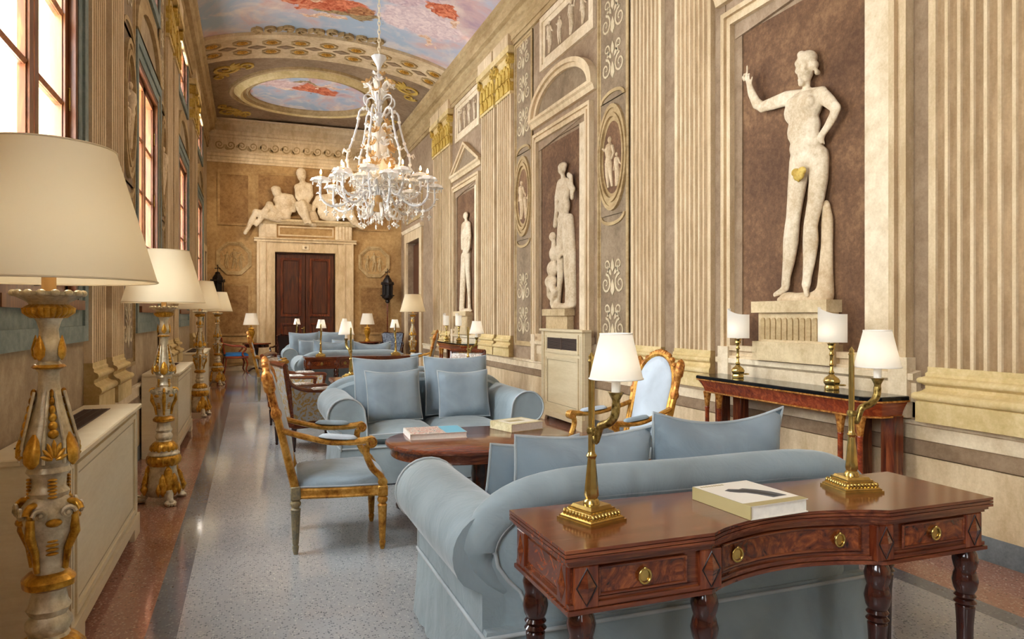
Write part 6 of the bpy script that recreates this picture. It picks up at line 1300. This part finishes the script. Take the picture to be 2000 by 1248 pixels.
def pedestal(fn, a0, a1, z0, z1, parent, fl=True):
    p = part('pedestal', parent); h = 0.13
    one('top_slab', fn, a0 - 0.02, a1 + 0.02, z1 - 0.09, z1, 0, h + 0.02, 'pedestal', p); one('die', fn, a0 + 0.01, a1 - 0.01, z0, z1 - 0.09, 0, h - 0.03, 'pedestal', p); one('foot_slab', fn, a0 - 0.03, a1 + 0.03, z0 - 0.02, z0 + 0.13, 0, h, 'pedestal', p)
    if fl:
        n = 11
        for k in range(n):
            c = a0 + 0.04 + (a1 - a0 - 0.08) * (k + 0.5) / n; w_ = (a1 - a0 - 0.08) / n * 0.36; zz0, zz1 = z0 + 0.15, z1 - 0.13
            B().prism([(c - w_, zz0), (c + w_, zz0), (c + w_, zz1 - w_)] + [(c + w_ * math.cos(t), zz1 - w_ + w_ * math.sin(t)) for t in (0.6, 1.2, 1.9, 2.5)] + [(c - w_, zz1 - w_)], h - 0.03, h - 0.018, lambda p_, q, hh: fn(p_, hh, q)).build('flute', 'moulding', p, 0)
st1 = thing('statue', (0, 0, 0), 'large pale nude statue with raised arm and hand on hip in the nearest niche', 'statue')
figure('body', S1B, rw, 'marble', 0.0105, 0.55, 0.04, 5, st1); figure('tree_stump_and_rock', S1R, rw, 'marblewarm', 0.02, 0.5, 0.03, 5, st1)
lf = B()
for k in range(5): a = -PI / 2 + (k - 2) * 0.6; lf.ell(rw(4.205 + 0.035 * math.cos(a), 0.125, 2.50 + 0.05 * math.sin(a)), (0.02, 0.022 + 0.022 * abs(math.cos(a)), 0.022 + 0.025 * abs(math.sin(a))), 8, 6)
lf.build('fig_leaf', 'gold_paint', st1, 60)
pedestal(rw, 3.93, 4.69, 1.07, 1.52, st1); rebase(st1, (XR, 4.31, 1.05))
st2 = thing('statue', (0, 0, 0), 'pale statue of a standing figure with a crouching companion above the tall cabinet', 'statue')
figure('body', S2B, rw, 'marble', 0.0125, 0.6, 0.03, 4, st2); pedestal(rw, 8.36, 9.08, 1.07, 1.50, st2, False); rebase(st2, (XR, 8.72, 1.05))
st3 = thing('statue', (0, 0, 0), 'slender pale standing statue in the farthest niche', 'statue')
figure('body', S3B, rw, 'marble', 0.016, 0.6, 0.03, 4, st3); pedestal(rw, 12.85, 13.65, 1.07, 1.50, st3, False); rebase(st3, (XR, 13.25, 1.05))
for i, (g, lab) in enumerate(((G0B, 'pale statue seated upright at the centre above the big door'), (G1B, 'pale statue reclining with dangling leg, left above the big door'), (G2B, 'pale statue reclining above the big door, behind the chandelier'))):
    s_ = thing('statue', (0, 0, 0), lab, 'statue', 0, 'statues seated above the big door'); figure('body', g, ew, 'marble', 0.024, 0.7, 0.06, 3, s_); rebase(s_, ((0.75, 1.40, 2.2)[(1, 0, 2)[i]], YE, 3.95))
# ================================================================== CHANDELIER (origin on its axis at floor height)
ch = thing('chandelier', (1.47, 8.6, 0), 'white blown-glass chandelier with curling arms and amber flowers', 'chandelier')
def pol(r, a, z): return (r * math.cos(a), r * math.sin(a), z)
b = B(); z = 6.86
k = 0
while z > 4.56:
    n = 8; R = Matrix.Rotation(PI / 2 * (k % 2), 3, 'Z'); b.tube([tuple(Vector((0, 0, z - 0.03)) + R @ Vector((0.014 * math.cos(t), 0, 0.034 * math.sin(t)))) for t in [2 * PI * i / n for i in range(n)]], 0.006, 5, closed=True); z -= 0.052; k += 1
tag(b.build('chain', plain('pale_chain', '#e9dcc0', 0.4, 0.3), ch, 60), kind='stuff')
B().lathe([(0.05, 6.88), (0.09, 6.86), (0.06, 6.80), (0.012, 6.78)], 20).build('ceiling_rose', 'milk', ch, 40)
B().lathe([(0.02, 4.38), (0.024, 4.42), (0.05, 4.47), (0.085, 4.53), (0.088, 4.555), (0.07, 4.55), (0.01, 4.5)], 24, mod=lambda a, z: 1 + (0.06 * math.cos(8 * a) if z > 4.5 else 0)).build('top_bell', 'crystal', ch, 50)
B().lathe([(0.012, 4.56), (0.012, 4.38), (0.03, 4.33), (0.012, 4.28), (0.014, 4.08), (0.05, 4.03), (0.055, 3.99), (0.02, 3.95), (0.016, 3.88), (0.055, 3.85), (0.06, 3.80), (0.025, 3.74), (0.02, 3.52), (0.05, 3.48), (0.06, 3.40), (0.022, 3.34), (0.02, 3.20), (0.055, 3.14), (0.075, 3.02), (0.06, 2.94), (0.05, 2.88), (0.07, 2.85)][::-1], 20).build('stem', 'crystal', ch, 45)
B().lathe([(0.03, 2.655), (0.09, 2.69), (0.12, 2.75), (0.11, 2.80), (0.07, 2.86), (0.03, 2.88)], 24, mod=lambda a, z: 1 + 0.04 * math.cos(12 * a)).build('amber_bowl', 'amber', ch, 50)
B().lathe([(0.0, 2.515), (0.022, 2.54), (0.008, 2.565), (0.03, 2.59), (0.055, 2.62), (0.05, 2.655), (0.02, 2.67)], 18, mod=lambda a, z: 1 + 0.06 * math.cos(8 * a)).build('bottom_drop', 'milk', ch, 50)
def flower_b(r, np=6, cup=0.6):
    b = B()
    for k in range(np):
        st = len(b.v); b.loft([[(x + 0.0, w_ * math.cos(t), zz + 0.006 * r / 0.05 * math.sin(t)) for t in [2 * PI * i / 6 for i in range(6)]] for x, w_, zz in ((0.1 * r, 0.1 * r, 0), (0.5 * r, 0.30 * r, 0.15 * r * cup), (0.85 * r, 0.34 * r, 0.5 * r * cup), (1.05 * r, 0.16 * r, 0.75 * r * cup))]); b.xf(Matrix.Rotation(2 * PI * k / np, 4, 'Z'), st)
    b.ell((0, 0, 0.1 * r), 0.22 * r, 8, 6); return b
FA = flower_b(0.062).build('flower', 'amber', ch, 60); FA.location = pol(0.03, 0, 4.335); FA.scale = (0.9, 0.9, 0.9)
FW = flower_b(0.055, 5).build('flower', 'milk', ch, 60); FW.location = pol(0.03, PI, 4.335)
def put(src, r, a, z, tilt=0.9, sc=1.0): return share(src, ch, pol(r, a, z), (0, tilt, a), scale=(sc, sc, sc))
for k in range(6): put(FA if k % 2 else FW, 0.15, k * PI / 3 + 0.3, 4.22, 0.6, 1.15); put(FW if k % 2 else FA, 0.10, k * PI / 3, 4.12, 0.9, 0.8)
for ring, (r, z, n, sc) in enumerate(((0.13, 3.62, 6, 1.0), (0.16, 3.46, 7, 1.1), (0.15, 3.32, 6, 1.0), (0.20, 3.22, 8, 1.15), (0.10, 3.76, 5, 0.8))):
    for k in range(n): put(FA if (k + ring) % 3 else FW, r, 2 * PI * k / n + ring * 0.4, z, 0.9, sc)
# upright leaves around the column
lfb = B(); lfb.tube(bez([(0.03, 0, 0), (0.07, 0, 0.08), (0.10, 0, 0.18), (0.16, 0, 0.22), (0.18, 0, 0.17)], 4), [0.008, 0.012, 0.015, 0.017, 0.018, 0.018, 0.018, 0.017, 0.016, 0.014, 0.013, 0.012, 0.011, 0.009, 0.007, 0.005, 0.003], 6, flat=2.0); LF = lfb.build('glass_leaf', 'milk', ch, 60); LF.location = (0, 0, 4.0)
for k in range(1, 6): share(LF, ch, (0, 0, 4.0), (0, 0, k * PI / 3))
for z, n, sc in ((3.50, 8, 0.95), (3.32, 8, 1.0), (3.05, 10, 1.1), (2.9, 10, 1.0)):
    for k in range(n): share(LF, ch, (0, 0, z), (0, 0, 2 * PI * k / n + z), scale=(sc, sc, sc))
dl = B(); dl.tube(bez([(0.03, 0, 4.0), (0.11, 0, 4.07), (0.18, 0, 4.05), (0.19, 0, 3.98), (0.16, 0, 3.94)], 4), [0.010] * 17, 6); dl.ell((0.155, 0, 3.90), (0.012, 0.012, 0.03), 6, 6); DL = dl.build('drooping_arm', 'crystal', ch, 60)
for k in range(1, 6): share(DL, ch, rot=(0, 0, k * PI / 3 + 0.2))
# pear-shaped cage of beaded canes
lp = bez([(0.06, 0, 3.80), (0.14, 0, 3.90), (0.23, 0, 3.87), (0.255, 0, 3.72), (0.31, 0, 3.52), (0.37, 0, 3.36), (0.375, 0, 3.22), (0.32, 0, 3.10), (0.25, 0, 3.03)], 6)
cg = B(); cg.tube(lp, [0.0115 + 0.003 * (i % 2) for i in range(len(lp))], 8); CG = cg.build('cage_cane', 'crystal', ch, 60)
gl = B()
for i in (9, 16, 24, 29, 34, 39, 44): p = lp[i]; gl.ell(p, 0.024, 8, 6)
for s_ in (-1, 1): gl.tube([lp[30], lp[30] + Vector((0.05, s_ * 0.03, 0.03)), lp[30] + Vector((0.06, s_ * 0.045, -0.01))], [0.012, 0.010, 0.004], 6)
GB = tag(gl.build('cane_beads', 'milk', CG, 60), kind='stuff')
for k in range(1, 6): c = share(CG, ch, rot=(0, 0, k * PI / 3)); share(GB, c)
CG.rotation_euler = (0, 0, 0.0)
# candle arms
def make_arm(pts, cz):
    a = B(); P = bez(pts, 6); a.tube(P, [0.015 + 0.003 * (i % 2) - 0.004 * i / len(P) for i in range(len(P))], 8); ao = a.build('candle_arm', 'crystal', ch, 60)
    e = P[-1]; cu = B(); cu.lathe([(0.012, -0.03), (0.03, -0.01), (0.06, 0.018), (0.095, 0.012), (0.115, -0.025), (0.105, -0.018), (0.055, 0.028), (0.02, 0.025)], 24, (e.x, 0, e.z), mod=lambda t, z: 1 + (0.10 * math.cos(8 * t))); cu.build('drip_cup', 'milk', ao, 60)
    B().lathe([(0.014, 0.02), (0.014, 0.055)], 10, (e.x, 0, e.z)).build('candle', 'amber', ao, 40); B().lathe([(0.006, 0.055), (0.013, 0.075), (0.010, 0.095), (0.0, 0.118)], 8, (e.x, 0, e.z)).build('flame_bulb', 'flame', ao, 60)
    d = B(); lo = min(P, key=lambda p: p.z)
    for q, (dx, n_) in enumerate(((0.0, 0), (-0.12, 0), (0.09, 0))):
        x = lo.x + dx; zz = lo.z - 0.03; d.tube([(x, 0, zz + 0.03), (x, 0, zz - 0.03)], 0.003, 5)
        for o_ in ((0, 0, -0.055), (0.018, 0, -0.045), (-0.018, 0, -0.045), (0, 0, -0.078), (0, 0, -0.03)): d.ell((x + o_[0], o_[1], zz + o_[2]), (0.012, 0.009, 0.013), 6, 5)
    tag(d.build('pendants', 'milk', ao, 60), kind='stuff')
    lf_ = B()
    for i in range(4, len(P) - 6, 4):
        p = P[i]
        for s_ in (-1, 1): lf_.tube([p, p + Vector((0.02, s_ * 0.025, 0.02)), p + Vector((0.045, s_ * 0.045, 0.012))], [0.007, 0.009, 0.003], 5)
    tag(lf_.build('arm_leaves', 'milk', ao, 60), kind='stuff')
    ring = B()
    for k in range(5): t = 2 * PI * k / 5; ring.ell((e.x + 0.09 * math.cos(t), 0.09 * math.sin(t), e.z - 0.055), (0.009, 0.009, 0.022), 6, 5)
    tag(ring.build('cup_drops', 'milk', ao, 60), kind='stuff')
    return ao
A1 = make_arm([(0.05, 0, 2.86), (0.14, 0, 2.95), (0.26, 0, 2.88), (0.42, 0, 2.74), (0.58, 0, 2.715), (0.68, 0, 2.80), (0.69, 0, 2.93), (0.685, 0, 3.02)], 3.02)
A2 = make_arm([(0.05, 0, 2.86), (0.12, 0, 3.02), (0.20, 0, 3.02), (0.28, 0, 2.88), (0.40, 0, 2.83), (0.50, 0, 2.92), (0.51, 0, 3.04), (0.505, 0, 3.11)], 3.11)
A3 = make_arm([(0.05, 0, 2.90), (0.10, 0, 2.78), (0.17, 0, 2.70), (0.24, 0, 2.80), (0.26, 0, 2.95), (0.255, 0, 3.08)], 3.08)
def arm_copy(src, a):
    c = share(src, ch, rot=(0, 0, a), name='candle_arm')
    for q in src.children: share(q, c)
for k in range(1, 8): arm_copy(A1, k * PI / 4)
for k in range(1, 8): arm_copy(A2, k * PI / 4)
A2.rotation_euler = (0, 0, PI / 8)
for c in [o_ for o_ in ch.children if o_.data is A2.data and o_ is not A2]: c.rotation_euler.z += PI / 8
for k in range(1, 5): arm_copy(A3, k * 2 * PI / 5)
# curled lower scrolls with hanging drops
sc = B(); sc.tube(bez([(0.07, 0, 2.80), (0.13, 0, 2.72), (0.17, 0, 2.62), (0.22, 0, 2.60), (0.245, 0, 2.66), (0.21, 0, 2.69), (0.195, 0, 2.655)], 5), [0.022 - 0.0005 * i for i in range(31)], 8)
SC = sc.build('lower_scroll', 'milk', ch, 60); dd = B(); dd.tube([(0.215, 0, 2.60), (0.215, 0, 2.545)], 0.003, 5)
for o_ in ((0, -0.02), (0.022, -0.035), (-0.022, -0.035), (0, -0.055)): dd.ell((0.215 + o_[0], 0, 2.545 + o_[1]), (0.014, 0.010, 0.014), 6, 5)
DD = dd.build('cross_pendant', 'milk', SC, 60)
for k in range(1, 8): c = share(SC, ch, rot=(0, 0, k * PI / 4)); share(DD, c)
